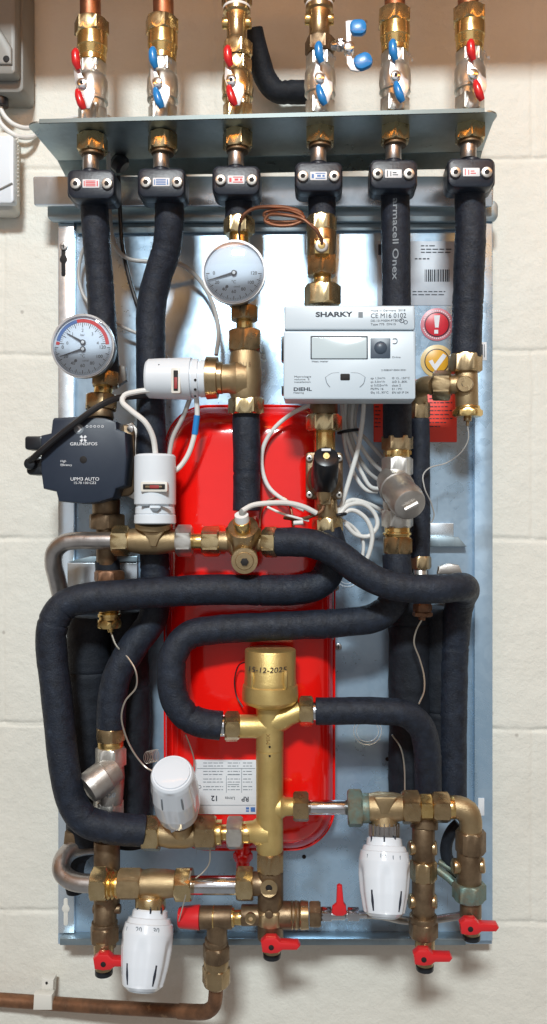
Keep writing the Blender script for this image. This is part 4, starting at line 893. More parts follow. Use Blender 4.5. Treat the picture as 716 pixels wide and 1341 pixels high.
m = M(); m.ball((353, 978, G+17.8), 1.6, 8); m.ball((353, 990, G+17.8), 1.6, 8); part('pin_holes', m, 'dark', bd)
t = textmesh('MIX', 354, 955, 0, 5.5, rot=90, wrap=((353, 950, G), 18.3)); part('cast_mark', t, 'brass', bd)
def nutfit(A, B, r, label, mt='brass_nut', rot=0, ring=None, grp=None):
    parts = [('nut', mt, [hexd(A, B, r, rot=rot)])]
    if ring: parts.append(('steel_collar', 'chrome', [('cyl', ring[0], ring[1], ring[2], {'bev': .5})]))
    return fit('pipe_nut', label, 'nut', A, parts, grp)
nutfit((294, 951, 33), (313, 951, G), 20, 'nut on the upper left arm of the gold valve', ring=((286, 950, 34), (295, 950, 34), 14), grp='nuts on the gold valve')
nutfit((392, 931, G), (410, 931, G), 20, 'nut on the upper right arm of the gold valve', ring=((408, 931, 31), (417, 931, 31), 13), grp='nuts on the gold valve')
nutfit((384, 1056, G), (404, 1056, G), 20, 'nut on the lower right arm of the gold valve', 'bronze', grp='nuts on the gold valve')
nutfit((298, 1090, G), (318, 1090, G), 22, 'shiny stamped nut on the lower left arm of the gold valve', 'nickel', grp='nuts on the gold valve')
m = M(); m.cyl((316, 1090, G), (328, 1090, G), 14); solo('threaded_sleeve', m, 'brass', 'brass sleeve between the stamped nut and the gold valve', 'pipe fitting')
nutfit((354, 1114, G), (354, 1140, G), 19.5, 'bronze nut at the very bottom of the gold valve', 'bronze', R(30))

# ================================================================== THERMOSTATIC HEADS
def head(label, A, B, prof, lobes, tip, number=None, rmax=33, slots=True, mt='white_gloss'):
    t = thing('thermostatic_head', label, 'thermostatic head', A, 'white thermostatic heads')
    a, b = V(*A), V(*B); ax = b-a; L = ax.length; ax.normalize(); sc = (S(A)+S(B))/2
    ref = Vector((1, 0, 0)); u = (ref-ax*ref.dot(ax)).normalized(); w = ax.cross(u)
    if w.y > 0: w = -w
    rings = []; seg = 96; K = 46
    def pr(t_):
        for i in range(len(prof)-1):
            if prof[i][0] <= t_ <= prof[i+1][0]:
                f = (t_-prof[i][0])/(prof[i+1][0]-prof[i][0]+1e-9); return prof[i][1]+(prof[i+1][1]-prof[i][1])*f
        return prof[-1][1]
    ts = sorted(set([p[0] for p in prof]+[k/K for k in range(K+1)]))
    for t_ in ts:
        ring = []; r = pr(t_)
        win = max(0, min(1, (t_-lobes[0])/.22))*max(0, min(1, (lobes[1]-t_)/.06))
        win = win*win*(3-2*win)
        for j in range(seg):
            th = 2*math.pi*j/seg; c = max(0, math.cos(5*(th-math.pi/2+lobes[2])))**1.5
            rr_ = r*(1-lobes[3]*win*c); ring.append(a+ax*(L*t_)+(u*math.cos(th)+w*math.sin(th))*rr_*sc)
        rings.append(ring)
    m = M(); m.rings(rings); part('cap', m, mt, t, ang=28)
    e = b+ax*.0004; e0 = b-ax*.002
    re = prof[-1][1]*sc
    ring = lambda c, k: [c+(u*math.cos(2*math.pi*j/40)+w*math.sin(2*math.pi*j/40))*k for j in range(40)]
    m = M(); m.rings([ring(e0, re*.97), ring(e+ax*.0012, re*.9), ring(e+ax*.003, re*.6)]); part('end_disc', m, 'end_grey' if tip else 'white_gloss', t)
    if slots:
        for ang in (-38, 34):
            m = M(); th = R(90+ang); dr = u*math.cos(th)+w*math.sin(th)
            P = [a+ax*L*q+dr*(pr(q)*sc*(1-lobes[3]*.18)+.0002) for q in (.66, .8, .92)]; m.wtube(P, [.0012, .0018, .001], 8, .002)
            part('grip_slot', m, 'ink', t)
    return t, a, ax, u, w, sc, L
def head_text(h, items, mt='ink_grey'):
    t, a, ax, u, w, sc, L = h; m = M()
    for (s_, q, ang, r) in items:
        p = M()
        if s_ == '|':
            th = R(90+ang); dr = u*math.cos(th)+w*math.sin(th); m.wtube([a+ax*L*(q-.02)+dr*r*sc, a+ax*L*(q+.03)+dr*r*sc], [.0006]*2, 6); continue
        th = R(90+ang); dr = u*math.cos(th)+w*math.sin(th); c = a+ax*L*q+dr*(r*sc+.0002)
        tx = (u*math.sin(th)-w*math.cos(th)); ty = -ax
        textmesh(s_, 358, 670, 0, 6, m=p, bold=.015); o0 = V(358, 670, 0)
        p.v = [c+tx*(v.x-o0.x)+ty*(v.z-o0.z) for v in p.v]; m.add(p.v, p.f)
    part('scale_numbers', m, mt, t)
profd = [(0, 21), (.02, 23), (.10, 24), (.11, 27.5), (.17, 29.5), (.18, 31.5), (.30, 33.5), (.5, 33.6), (.7, 31.5), (.9, 27.8), (.955, 26.5), (1, 21)]
h2 = head('white head pointing down at the bottom left, beside a red tap', (197, 1190, 34), (186, 1295, 66), profd, (.3, .99, R(0), .10), True)
head_text(h2, [('30', .24, -28, 32.4), ('20', .24, 12, 32.4), ('|', .24, 48, 32.6)])
h3 = head('white head pointing down on the right, below the stained bronze valve', (503, 1096, 34), (503, 1199, 64), profd, (.3, .99, R(0), .10), True)
head_text(h3, [('|', .24, -34, 32.6), ('|', .24, -16, 32.6), ('10', .24, 8, 32.4), ('|', .24, 46, 32.4)])
for (hh, A, B) in ((h2, (197, 1190, 34), None), (h3, (503, 1096, 34), None)):
    m = M()
    for ang in (-50, 0, 40):
        x = A[0]+22*math.sin(R(ang)); dd = A[2]+22*math.cos(R(ang)); m.tube([(x, A[1]-1, dd), (x, A[1]+6, dd)], 1.2, 6, 2)
    part('collar_slots', m, 'ink', hh[0])
h1 = head('white head tilted up towards the viewer, left of the vessel label', (234, 1068, 40), (225, 1012, 104), [(0, 17), (.04, 24), (.1, 27.5), (.3, 31), (.6, 31.5), (.9, 28.5), (.97, 27), (1, 25)], (.12, .96, R(0), .07), False, slots=False)
t_, a, ax, u, w, sc_, L = h1
for ang in (-28, 22):
    m = M(); th = R(90+ang); dr = u*math.cos(th)+w*math.sin(th)
    if dr.z > 0: dr = u*math.cos(-th)+w*math.sin(-th)
    m.wtube([a+ax*L*q+dr*(k*sc_) for q, k in ((.62, 30.6), (.7, 30.2), (.84, 29.2))], [.0012, .0014, .001], 8, .002)
    part('grip_slot', m, 'ink_grey', t_)

# ================================================================== LEFT HALF LOWER FITTINGS
fit('radiator_valve_body', 'bronze valve body under the tilted white head', 'valve', (240, 1090, 28), [
    ('left_nut', 'brass_nut', [hexd((187, 1091, 28), (210, 1091, 28), 23.5)]),
    ('body', 'bronze_cast', [('lathe', (208, 1092, 28), (258, 1092, 28), [(0, 15), (.3, 18), (.7, 18), (1, 15)]), ('lathe', (240, 1092, 28), (236, 1076, 40), [(0, 17), (1, 16)])]),
    ('right_nut', 'bronze', [hexd((256, 1090, 28), (283, 1090, 28), 23)]),
    ('brass_ring', 'brass', [('cyl', (282, 1090, 28), (291, 1090, 28), 16), ('cyl', (289, 1090, 28), (300, 1090, 28), 10)]),
    ('adjuster', 'chrome', [('prism', [(221, 1083), (232, 1080), (230, 1088), (224, 1091)], 52, 56, .8)])])
fit('radiator_valve_body', 'bronze valve body above the bottom-left white head', 'valve', (195, 1157, 28), [
    ('left_nut', 'brass_nut', [hexd((121, 1158, 28), (142, 1158, 28), 23.5)]),
    ('brass_ring', 'brass', [('lathe', (141, 1158, 28), (158, 1158, 28), [(0, 17), (.15, 19), (.3, 16), (.45, 19), (.6, 16), (.75, 18), (1, 17)])]),
    ('body_hex', 'bronze_cast', [hexd((156, 1157, 28), (186, 1157, 28), 21)]),
    ('body', 'bronze_cast', [('lathe', (184, 1157, 28), (232, 1157, 28), [(0, 17), (.3, 19), (.7, 18), (1, 16)]), ('lathe', (197, 1157, 28), (197, 1180, 32), [(0, 15), (1, 16)])]),
    ('head_collar', 'brass_nut', [('lathe', (197, 1172, 32), (197, 1191, 34), [(0, 19), (.1, 20), (.9, 20), (1, 18)])]),
    ('right_nut', 'brass_nut', [hexd((230, 1158, 28), (252, 1158, 28), 23, rot=R(10))])])
m = M(); m.cyl((250, 1159, 28), (314, 1159, 28), 12, bev=.3); solo('steel_pipe', m, 'chrome', 'short shiny steel pipe at the bottom left of the centre block', 'pipe', 'short straight steel pipes')
m = M(); m.cyl((402, 1057, 29), (458, 1057, 29), 9.5, bev=.3); solo('steel_pipe', m, 'chrome', 'short shiny steel pipe from the gold valve to the right bronze valve', 'pipe', 'short straight steel pipes')
cb = fit('bottom_manifold', 'old bronze block with test plugs under the gold valve', 'pipe fitting', (354, 1170, 26), [
    ('left_nut', 'brass_nut', [hexd((310, 1157, 28), (332, 1157, 28), 23)]),
    ('body', 'bronze_old', [('cyl', (354, 1138, 28), (354, 1228, 26), 17), ('cyl', (330, 1157, 28), (350, 1157, 28), 15), ('cyl', (354, 1198, 26), (392, 1198, 26), 17), ('cyl', (354, 1198, 26), (316, 1198, 26), 13)]),
    ('lower_hex', 'bronze_cast', [hexd((354, 1188, 27), (354, 1208, 27), 21)]),
    ('side_thread', 'bronze', [('lathe', (380, 1198, 26), (404, 1198, 26), [(0, 16), (.1, 18), (.2, 16), (.3, 18), (.5, 16), (.6, 18), (1, 17)])])])
m = M(); m.annulus((352, 1163, 52), 4.5, 11, 4); m.lathe((353, 1163, 36), (352, 1163, 49), [(0, 11), (1, 11)]); q = part('test_plug', m, 'bronze_cast', cb)
m = M(); m.disc((352, 1163, 50), 4.6, 48, 50, .2, 16); part('socket', m, 'dark', cb)
m = M(); m.annulus((328, 1203, 42), 3, 7, 4); m.lathe((328, 1202, 30), (328, 1203, 40), [(0, 7), (1, 7)]); part('test_plug', m, 'bronze', cb)
m = M(); m.disc((352, 1198, 47), 5.5, 44, 47, 1.5); part('plug', m, 'bronze_old', cb)
fit('hose_cock', 'small chrome cock with an upright red lever, right of the bronze block', 'valve', (430, 1197, 26), [
    ('dark_nut', 'bronze_old', [hexd((405, 1197, 26), (420, 1197, 26), 17.5)]),
    ('body', 'chrome', [('cyl', (418, 1197, 26), (452, 1197, 26), 7), hexd((420, 1197, 26), (434, 1197, 26), 10, ch=1), ('cyl', (452, 1197, 26), (480, 1197, 24), 5)]),
    ('hose_nut', 'chrome', [hexd((455, 1197, 26), (470, 1197, 26), 9.5, ch=1)]),
    ('lever', 'red_plastic', [('prism', [(441, 1161), (444, 1159), (448, 1161), (450, 1183), (453, 1187), (454, 1197), (449, 1200), (440, 1200), (434, 1197), (435, 1188), (440, 1184)], 36, 44, 2)])])
m = M(); m.tube([(478, 1197, 24), (500, 1199, 8), (530, 1205, -10), (560, 1205, -10), (582, 1202, 0), (604, 1198, 10), (616, 1190, 14)], 5, 12, 2); 
solo('braided_hose', m, 'steel', 'thin braided hose passing behind the right white head', 'hose')

def tap(label, x, y, d, xb, body=True, dark=True):
    t = thing('drain_tap', label, 'tap', (x, y, d), 'drain taps with red lever handles')
    m = M(); m.cyl((x, y-28, d), (x, y+2, d), 13); m.cyl((x, y-2, d), (x, y+17, d), 11); part('body', m, 'bronze', t)
    m = M(); m.cyl((x, y+10, d), (x, y+17.6, d), 11.6); part('outlet', m, 'black_plastic', t)
    m = M(); m.lathe((x+2, y-12, d+14), (x+2, y-4, d+22), [(0, 3), (.4, 4.4), (1, 3)]); part('spindle', m, 'chrome', t)
    hx = x+(xb-x)
    m = M(); m.prism([(x-15, y-2), (x-8, y-8), (x+5, y-8), (x+11, y-2), (x+34, y-1), (x+37, y+4), (x+33, y+9), (x+14, y+9), (x+8, y+13), (x-2, y+14), (x-13, y+12)], d+16, d+30, 3); h = part('handle', m, 'red_plastic', t)
    m = M(); m.disc((x-1, y+5, d+30.6), 3.6, d+28, d+30.6, .3, 12); part('socket', m, 'dark', h)
    return t
tap('red-handled drain tap in the middle, under the bronze block', 356, 1236, 26, 0)
tap('red-handled drain tap at the bottom right, the lowest of the four', 556, 1252, 26, 0)
tap('red-handled drain tap nearest the right plate edge', 617, 1212, 26, 0)
t0 = tap('red-handled drain tap at the bottom left beside the white head', 136, 1258, 20, 0)
fit('drain_column', 'dark bronze pipe column above the bottom left tap', 'pipe fitting', (138, 1210, 10), [
    ('upper_pipe', 'bronze_old', [('cyl', (140, 1100, 4), (140, 1186, 6), 17), ('cyl', (138, 1180, 8), (137, 1240, 14), 15)]),
    ('side_lug', 'bronze_old', [('cyl', (122, 1190, 10), (158, 1190, 10), 6)]),
    ('nut', 'bronze_old', [hexd((137, 1212, 12), (137, 1233, 14), 20, rot=R(8)), ('cyl', (137, 1206, 12), (137, 1214, 12), 17)])])
m = M(); m.prism([(84, 1090), (110, 1092), (114, 1104), (88, 1122), (82, 1110)], -30, -12, 3); solo('elbow_joint', m, 'bronze_old', 'dark elbow joint tucked under the left foam loop', 'pipe fitting')

# relief valve + copper waste
rv = fit('relief_valve', 'old brass safety valve with a red cap, left of the bronze block', 'valve', (285, 1201, 24), [
    ('body', 'bronze_old', [('cyl', (262, 1201, 24), (304, 1201, 24), 14.5), ('cyl', (284, 1201, 24), (284, 1232, 22), 13.5)]),
    ('ring', 'brass', [('cyl', (300, 1201, 24), (307, 1201, 24), 12), ('cyl', (279, 1201, 24), (281, 1201, 24), 15.2), ('cyl', (305, 1201, 24), (318, 1201, 26), 9.5)]),
    ('cap', 'red_plastic', [('lathe', (262, 1201, 24), (234, 1201, 24), [(0, 14.5), (.02, 15.5), (.9, 13.5), (1, 12)], {'seg': 36})])])
fit('waste_union', 'old brass union on the copper waste pipe', 'pipe fitting', (283, 1260, 20), [
    ('upper_nut', 'bronze_old', [hexd((283, 1236, 20), (283, 1256, 18), 18.5, rot=R(12)), ('cyl', (283, 1228, 21), (283, 1238, 20), 15)]),
    ('lower_nut', 'bronze', [hexd((283, 1264, 16), (283, 1288, 14), 19, rot=R(4)), ('cyl', (283, 1254, 18), (283, 1266, 16), 16.5), ('lathe', (283, 1286, 14), (283, 1293, 13), [(0, 15), (1, 10)])])])
m = M(); m.tube([(283, 1288, 12), (282, 1306, 8), (280, 1316, 4), (271, 1324, -4), (255, 1325, -14), (235, 1324, -24)], 9.5, 24, 2, cap=True); m2 = m
m2.tube([(262, 1325, -10), (200, 1322, -40), (100, 1316, -70), (0, 1309, -90), (-140, 1302, -95)], 8.5, 24, 6)
solo('copper_pipe', m2, 'copper_old', 'horizontal copper waste pipe along the bottom left, ending in an elbow', 'pipe')
pc = fit('pipe_clip', 'pale metal clip holding the copper waste pipe to the wall', 'pipe clip', (57, 1312, -60), [
    ('strap', 'warm_white', [('prism', [(44, 1302), (68, 1303), (68, 1323), (43, 1323)], -80, -66, 2)]),
    ('bracket', 'warm_white', [('prism', [(55, 1281), (70, 1283), (69, 1303), (53, 1303)], -98, -82, 1)])])
m = M(); m.ball((61, 1287, -81.5), 1.8, 8); part('rivet_hole', m, 'dark', pc)

# ================================================================== RIGHT LOWER FITTINGS
fit('radiator_valve_body', 'stained bronze valve body with green deposits, right of the gold valve', 'valve', (503, 1057, 26), [
    ('left_nut', 'patina', [hexd((455, 1058, 28), (474, 1058, 28), 25)]),
    ('brass_ring', 'patina', [('cyl', (473, 1058, 28), (483, 1058, 28), 19)]),
    ('body', 'bronze_cast', [('lathe', (480, 1057, 28), (530, 1057, 28), [(0, 17), (.3, 20), (.7, 19), (1, 16)]), ('lathe', (503, 1057, 28), (503, 1080, 32), [(0, 16), (1, 17)])]),
    ('cast_rib', 'bronze_cast', [('prism', [(490, 1044), (520, 1044), (514, 1054), (508, 1066), (499, 1066), (494, 1054)], 42, 49, 2)]),
    ('right_nut', 'bronze', [hexd((526, 1057, 28), (549, 1057, 28), 22.5)]),
    ('brass_ring', 'brass', [hexd((549, 1057, 28), (566, 1057, 28), 17.5, ch=1.5), ('cyl', (547, 1057, 28), (568, 1057, 28), 14)]),
    ('end_nut', 'bronze', [hexd((566, 1057, 28), (588, 1057, 28), 20.5)])])
m = M(); m.lathe((503, 1077, 32), (503, 1096, 34), [(0, 18), (.05, 20), (.9, 20), (1, 18)], 40); ck = part('head_collar', m, 'chrome', h3[0])
m = M()
for k in range(-80, 100, 20):
    x = 503+20.2*math.sin(R(k)); dd = 33+20.2*math.cos(R(k)); m.tube([(x, 1079, dd-.5), (x, 1094, dd+.5)], .8, 6, 4)
part('knurl', m, 'steel', ck)
fit('pipe_elbow', 'bronze elbow turning down at the right plate edge', 'pipe fitting', (612, 1070, 26), [
    ('elbow', 'bronze_cast', [('tube', [(586, 1057, 28, 14), (600, 1057, 28, 15), (611, 1063, 28, 16), (616, 1076, 28, 15), (616, 1092, 28, 14)], 15, {'seg': 24})]),
    ('brass_ring', 'brass', [('cyl', (586, 1057, 28), (595, 1057, 28), 15)])])
def column(label, x, y0, segs, d=24):
    return fit('test_column', label, 'pipe fitting', (x, y0, d), segs)
r1 = column('bronze test column with a green-stained ring above the right drain tap', 615, 1120, [
    ('top_nut', 'bronze_old', [hexd((616, 1087, 26), (616, 1116, 26), 20.5, rot=R(6))]),
    ('body', 'bronze_old', [('cyl', (614, 1114, 26), (614, 1160, 26), 16)]),
    ('test_boss', 'bronze', [('cyl', (604, 1134, 26), (592, 1134, 28), 10, {'bev': 2.5})]),
    ('test_boss', 'bronze', [('cyl', (624, 1133, 26), (635, 1133, 28), 10, {'bev': 2.5})]),
    ('stained_nut', 'patina', [hexd((614, 1155, 26), (614, 1178, 26), 22, rot=R(10))]),
    ('outlet', 'bronze_old', [('cyl', (616, 1176, 26), (616, 1200, 26), 14)])])
r2 = column('bronze test column with two pairs of bosses above the lowest red tap', 553, 1120, [
    ('top_pipe', 'bronze_old', [('cyl', (556, 1060, 10), (555, 1085, 16), 18)]),
    ('body', 'bronze_old', [('cyl', (554, 1082, 16), (554, 1128, 18), 15), ('cyl', (554, 1145, 20), (554, 1200, 22), 15)]),
    ('test_boss', 'bronze', [('cyl', (545, 1110, 18), (535, 1110, 20), 9.5, {'bev': 2.5})]),
    ('test_boss', 'bronze', [('cyl', (562, 1110, 18), (572, 1110, 20), 9.5, {'bev': 2.5})]),
    ('test_boss', 'bronze', [('cyl', (545, 1180, 22), (535, 1180, 24), 9.5, {'bev': 2.5})]),
    ('test_boss', 'bronze', [('cyl', (562, 1180, 22), (572, 1180, 24), 9.5, {'bev': 2.5})]),
    ('middle_nut', 'bronze', [hexd((554, 1126, 20), (554, 1152, 20), 18, rot=R(10))]),
    ('lower_nut', 'bronze_old', [hexd((554, 1204, 24), (554, 1226, 24), 20, rot=R(18)), ('cyl', (554, 1198, 24), (554, 1206, 24), 18)])])
m = M(); m.tube([(572, 1138, 0), (588, 1150, 6), (604, 1166, 14)], 5.5, 12, 3); m.tube([(574, 1128, -10), (590, 1138, -6), (600, 1146, 0)], 4, 12, 3)
solo('earth_strap', m, 'patina', 'blue-green stained strap linking the two right-hand test columns', 'strap')
m = M(); m.tube([(600, 1080, -10), (590, 1090, -10), (584, 1110, -12), (588, 1130, -12), (598, 1145, -10)], 8, 12, 3, .05); solo('hose_end', m, 'foam_dark', 'black hose end behind the right-hand bronze column', 'hose')
m = M(); m.rrect(626, 1045, 634, 1068, -68, -67.4, .5, .1); solo('small_tag', m, 'paper', 'small white tag on the plate edge near the elbow', 'tag')

# ================================================================== CABLES
def cable(pts, r, mt, label, grp=None, name='cable', seg=10):
    if mt == 'cable_white' or mt == 'cable_grey': r *= .88
    m = M(); m.tube(pts, r, seg, 3); return solo(name, m, mt, label, 'cable' if name == 'cable' else 'wire', grp)
cable([(142, 200, 10), (143, 262, -30), (145, 295, -34), (151, 322, -34), (166, 338, -34), (195, 343, -38), (238, 347, -50), (262, 368, -56), (279, 400, -56), (286, 435, -52), (283, 465, -40)], 3.2, 'cable_grey', 'grey cable sweeping from the leftmost clamp to the bronze zone valve')
cable([(122, 306, -50), (108, 330, -60), (103, 360, -62), (110, 388, -60), (130, 410, -58), (160, 428, -58), (190, 442, -58), (214, 462, -50), (224, 485, -30)], 2.6, 'cable_grey', 'grey cable looping out behind the leftmost foam pipe')
cable([(155, 230, -20), (157, 275, -40), (160, 320, -42), (168, 360, -42), (178, 395, -40), (186, 418, -30)], 2.8, 'cable_black', 'thin black cable between the two left foam pipes')
cable([(39, 604, 50), (50, 594, 58), (72, 575, 58), (100, 553, 58), (128, 533, 54), (152, 522, 44), (175, 519, 30), (200, 517, 16), (216, 516, 4)], 4.2, 'cable_black', 'black cable from the pump rising across its top left corner')
cable([(196, 511, 50), (180, 513, 50), (163, 518, 50), (160, 526, 52), (172, 538, 54), (190, 553, 54), (200, 572, 48), (204, 598, 40)], 4.2, 'cable_white', 'white cable curling into the top of the upright actuator')
cable([(250, 518, 30), (240, 545, 24), (226, 574, 20), (221, 600, 20)], 3.4, 'cable_grey', 'left strand hanging from the horizontal actuator', 'strands hanging from the horizontal actuator')
c_ = cable([(257, 518, 34), (258, 545, 30), (254, 572, 28), (246, 596, 26), (234, 613, 26), (226, 618, 28)], 3.8, 'cable_white', 'right strand with a blue band hanging from the horizontal actuator', 'strands hanging from the horizontal actuator')
m = M(); m.tube([(258, 544, 30), (256.5, 556, 29), (255, 569, 28)], 4.2, 12, 2); part('blue_band', m, 'blue_plastic', c_)
cable([(317, 669, 73), (330, 662, 66), (350, 659, 60), (378, 659, 50), (398, 664, 44), (414, 672, 38)], 4, 'cable_white', 'white probe cable leaving the centre manifold to the right')
cable([(407, 530, 10), (385, 540, 6), (360, 560, 4), (345, 585, 4), (343, 612, 4), (352, 638, 8), (372, 655, 14), (398, 668, 20)], 3.2, 'cable_white', 'pale cable curving over the red vessel beside the centre foam pipe')
cable([(340, 690, 10), (342, 668, 6), (352, 655, 4), (372, 652, 6), (380, 664, 10), (384, 690, 14)], 1.6, 'copper', 'thin red-brown lead arching above the centre nut')
cable([(424, 660, 30), (422, 668, 32), (410, 675, 34), (392, 680, 30), (372, 678, 20)], 2.4, 'copper_old', 'brown lead from the bottom of the black-capped valve')
cable([(350, 664, 30), (368, 672, 34), (388, 678, 34), (404, 682, 30)], 2, 'cable_white', 'thin white lead below the probe cable')
m = M(); m.cyl((384, 685, 36), (397, 684, 36), 3); solo('cable_sleeve', m, 'cable_white', 'tiny white sleeve on the leads left of the black-capped valve', 'sleeve')
bun = [([(452, 520, -10), (452, 560, -20), (460, 590, -22), (474, 620, -24), (486, 638, -26), (505, 640, -34)]),
       ([(458, 520, -12), (457, 560, -18), (468, 595, -22), (482, 618, -24), (500, 632, -34)]),
       ([(463, 520, -14), (461, 560, -16), (472, 584, -22), (488, 606, -26), (506, 622, -34)]),
       ([(468, 520, -14), (465, 560, -16), (478, 574, -22), (494, 592, -26), (508, 606, -34)]),
       ([(447, 520, -14), (449, 560, -18), (453, 590, -26), (466, 625, -28), (480, 642, -30), (494, 644, -34)])]
pl_ = ['lowest', 'second lowest', 'middle', 'topmost', 'innermost']
for k, p in enumerate(bun): cable(p, 3.1, 'cable_grey' if k % 2 else 'cable_white', 'grey-white cable fanning out below the meter, %s of the bundle' % pl_[k], 'cables bundled below the meter')
cable([(477, 520, 10), (474, 555, 4), (468, 590, 0), (458, 625, 0), (449, 655, 2), (444, 672, 4)], 3.6, 'cable_white', 'straight white cable crossing in front of the bundle below the meter')
for k, p in enumerate([[(444, 674, 8), (455, 662, 2), (475, 660, -6), (490, 672, -10), (494, 688, -10), (483, 702, -10), (466, 700, -8), (452, 686, -4)],
                       [(440, 668, 4), (460, 655, -6), (482, 660, -12), (505, 672, -26), (520, 680, -30)],
                       [(442, 678, 6), (460, 668, 0), (478, 678, -4), (487, 698, -6), (484, 722, -8), (474, 745, -10)],
                       [(446, 680, 0), (462, 690, -12), (475, 708, -14), (474, 735, -16)]]):
    cable(p, 3.4 if k < 3 else 2.6, 'cable_white', ['looped white cable right of the black-capped valve', 'upper white cable running right behind the upper strainer', 'outer white cable dropping behind the sloping foam pipe', 'inner white cable dropping behind the sloping foam pipe'][k], 'white cables tied beside the black-capped valve')
for (x, y, r, dd, l) in ((456, 565, 13, -14, 'black cable tie round the bundle below the meter'), (444, 674, 8, 4, 'black cable tie round the cables right of the black-capped valve')):
    m = M(); P = []
    for k in range(17):
        a = 2*math.pi*k/16; c = V(x, y, dd); P.append(c+Vector((math.cos(a)*r/1000, math.sin(a)*.009, .15*math.cos(a)*r/1000)))
    m.wtube(P, [.0022]*17, 8, .004, cap=False); solo('cable_tie', m, 'black_plastic', l, 'cable tie', 'black cable ties')
W = 'thin sealing wires'
cable([(612, 556, 14), (613, 575, 10), (604, 592, 0), (585, 606, -20), (562, 613, -8), (554, 622, -4), (556, 640, 0), (564, 658, -10), (568, 676, -20), (563, 685, -24), (556, 682, -24)], 1.0, 'cable_grey', 'thin sealing wire hanging from the tee on the right edge', W, 'seal_wire', 6)
cable([(553, 810, 8), (545, 825, 2), (542, 842, 0), (549, 862, 0), (555, 885, 4), (555, 905, 12), (548, 922, 26)], 1.1, 'wire', 'thin sealing wire below the fitting on the thin right pipe', W, 'seal_wire', 6)
cable([(145, 827, 8), (152, 845, 14), (168, 862, 22), (178, 880, 28), (178, 900, 28), (164, 918, 30), (159, 938, 32), (164, 962, 32), (175, 985, 30), (190, 1004, 30), (200, 1010, 34)], 1.2, 'wire', 'thin sealing wire from the left end fitting to the tilted white head', W, 'seal_wire', 6)
cable([(513, 962, -10), (524, 978, -10), (529, 1000, -10), (530, 1040, 10)], 1.1, 'wire', 'thin sealing wire dropping behind the foam pipe to the right bronze valve', W, 'seal_wire', 6)
cable([(243, 962, 20), (250, 980, 10), (254, 996, 6), (252, 1012, 4)], .9, 'wire', 'thin sealing wire just left of the vessel label', W, 'seal_wire', 6)
cable([(275, 1112, 30), (274, 1130, 32), (266, 1142, 34), (256, 1150, 40)], 1.0, 'wire', 'thin sealing wire above the short steel pipe at the bottom', W, 'seal_wire', 6)
cable([(323, 866, 20), (312, 872, 6), (307, 892, 2), (310, 912, 2), (318, 926, 8)], .9, 'cable_black', 'thin dark wire arching left of the gold valve cap', W, 'seal_wire', 6)
cable([(250, 1140, 40), (244, 1168, 46), (238, 1192, 46), (234, 1206, 40)], .9, 'wire', 'thin sealing wire dropping to the red cap', W, 'seal_wire', 6)
m = M()
P = []
for k in range(60):
    a = k*.62; P.append(V(192+k*.22+5*math.cos(a), 992+8*math.sin(a)-k*.05, -30+k*.2))
m.wtube(P, [.0005]*60, 6, .003); solo('wire_coil', m, 'wire', 'small coil of thin wire left of the tilted white head', 'wire')

# ================================================================== LEFT WALL ITEMS
eb = thing('electrical_enclosure', 'grey electrical enclosure cut off at the top left corner', 'enclosure', (0, 60, -60))
m = M(); m.prism(rr(-120, -150, 41, 121, 8), -110, -60, 5); dx = V(41, 60, -60).x-V(34, 60, -108).x-.0
for v in m.v: v.x -= .011
part('box', m, 'grey_plastic', eb)
m = M(); m.prism(rr(-120, -150, 24, 97, 6), -62, -38, 5); 
for v in m.v: v.x -= .004
part('lid', m, 'grey_plastic', eb)
m = M(); m.prism([(-60, -60), (15, 62), (15, 84), (-60, 84)], -40, -34, 3); part('corner_boss', m, 'grey_plastic', eb)
m = M(); m.disc((8, 77, -33.2), 4.2, -36, -33.2, .2); part('lid_screw', m, 'dark', eb)
m = M(); m.cyl((2, 108, -78), (2, 140, -78), 9); m.hex((2, 112, -78), (2, 126, -78), 12); solo('cable_gland', m, 'black_plastic', 'black cable gland under the grey enclosure', 'cable gland')
cable([(-2, 135, -78), (6, 152, -78), (18, 163, -80), (34, 168, -86), (52, 164, -98)], 3.4, 'cable_white', 'upper white cable from the black gland towards the shelf corner', 'white cables under the grey enclosure')
cable([(-6, 138, -74), (0, 160, -74), (10, 171, -76), (24, 179, -80), (40, 180, -92), (48, 176, -102)], 3.6, 'cable_white', 'lower white cable from the black gland towards the shelf corner', 'white cables under the grey enclosure')
jb = thing('junction_box', 'small white box with rounded ridged edge at the left side', 'box', (0, 225, -90))
m = M(); m.prism(rr(-90, 172, 24, 276, 8), -110, -76, 4)
for v in m.v: v.x -= .008
part('base', m, 'warm_white', jb)
m = M(); m.prism(rr(-90, 177, 18, 266, 5), -78, -62, 3); part('cover', m, 'white_plastic', jb)
m = M(); m.tube([(-10, 252, -61), (2, 247, -61), (16, 240, -61)], 1.2, 6, 3); part('cover_ridge', m, 'grey_plastic', jb)
m = M()
for k in range(16): m.tube([(20, 184+k*5, -75), (24, 181+k*5, -78)], 1.1, 6, 3)
part('side_ridges', m, 'warm_white', jb)
m = M(); m.tube([(70, 165, -85), (84, 157, -88), (110, 152, -92), (140, 152, -92), (152, 175, -60), (155, 205, -30)], 2.2, 8, 3); solo('cable', m, 'cable_white', 'thin white cable on the wall just above the left end of the shelf', 'cable')
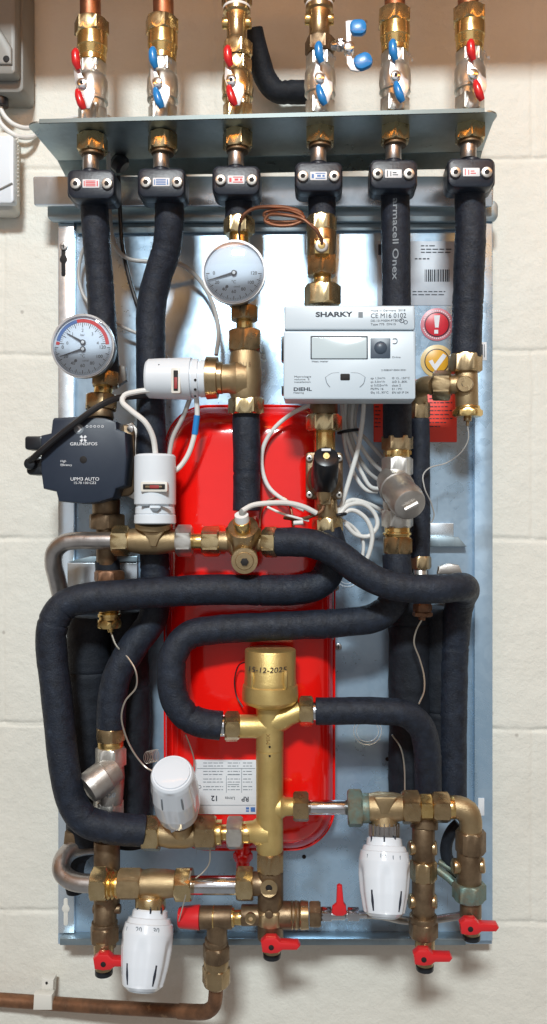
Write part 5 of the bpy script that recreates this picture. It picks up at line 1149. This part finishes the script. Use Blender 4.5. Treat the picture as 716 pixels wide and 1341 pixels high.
m = M(); m.lathe((150, 208, -34), (163, 220, -34), [(0, 8), (.3, 12), (.8, 12), (1, 8)]); solo('grommet', m, 'black_plastic', 'black grommet behind the leftmost union under the shelf', 'grommet')

# ================================================================== LIGHT
w = bpy.data.worlds.new('World'); SC.world = w; w.use_nodes = True
nt = w.node_tree; bg = nt.nodes['Background']
tc = nt.nodes.new('ShaderNodeTexCoord'); sp = nt.nodes.new('ShaderNodeSeparateXYZ'); nt.links.new(tc.outputs['Generated'], sp.inputs[0])
cr = nt.nodes.new('ShaderNodeValToRGB'); el = cr.color_ramp.elements
mr = nt.nodes.new('ShaderNodeMapRange'); mr.inputs['From Min'].default_value = -1; mr.inputs['From Max'].default_value = 1
nt.links.new(sp.outputs['Z'], mr.inputs['Value']); nt.links.new(mr.outputs[0], cr.inputs[0]); nt.links.new(cr.outputs[0], bg.inputs[0])
el[0].position = .25; el[0].color = (.26, .26, .26, 1)
el[1].position = .85; el[1].color = (.36, .15, .05, 1)
e = el.new(.42); e.color = (.19, .17, .155, 1)
e = el.new(.55); e.color = (.165, .110, .062, 1)
bg.inputs[1].default_value = 1.0
def area(name, loc, target, sx, sy, power, col):
    l = bpy.data.lights.new(name, 'AREA'); l.shape = 'RECTANGLE'; l.size = sx; l.size_y = sy; l.energy = power; l.color = col
    o = bpy.data.objects.new(name, l); COL.objects.link(o); o.location = loc
    o.rotation_euler = (Vector(target)-Vector(loc)).to_track_quat('-Z', 'Y').to_euler(); return o
area('ceiling_lamp', (-.2, -4.0, 2.85), (0, 0, .0), .8, .40, 236, (.88, .97, 1.0))
area('doorway_light', (-.25, -2.4, .45), (-.15, 0, .4), 2.3, 1.7, 7.0, (.78, .89, 1.0))
area('warm_fill_light', (0.1, -.5, .71), (0, .11, .64), 1.3, .05, 1.6, (1.0, .40, .08))  # added warm fill with no visible source, browns the shaded wall top
SC.view_settings.view_transform = 'Standard'; SC.view_settings.look = 'None'; SC.view_settings.exposure = 0; SC.view_settings.gamma = 1
SC.cycles.max_bounces = 6
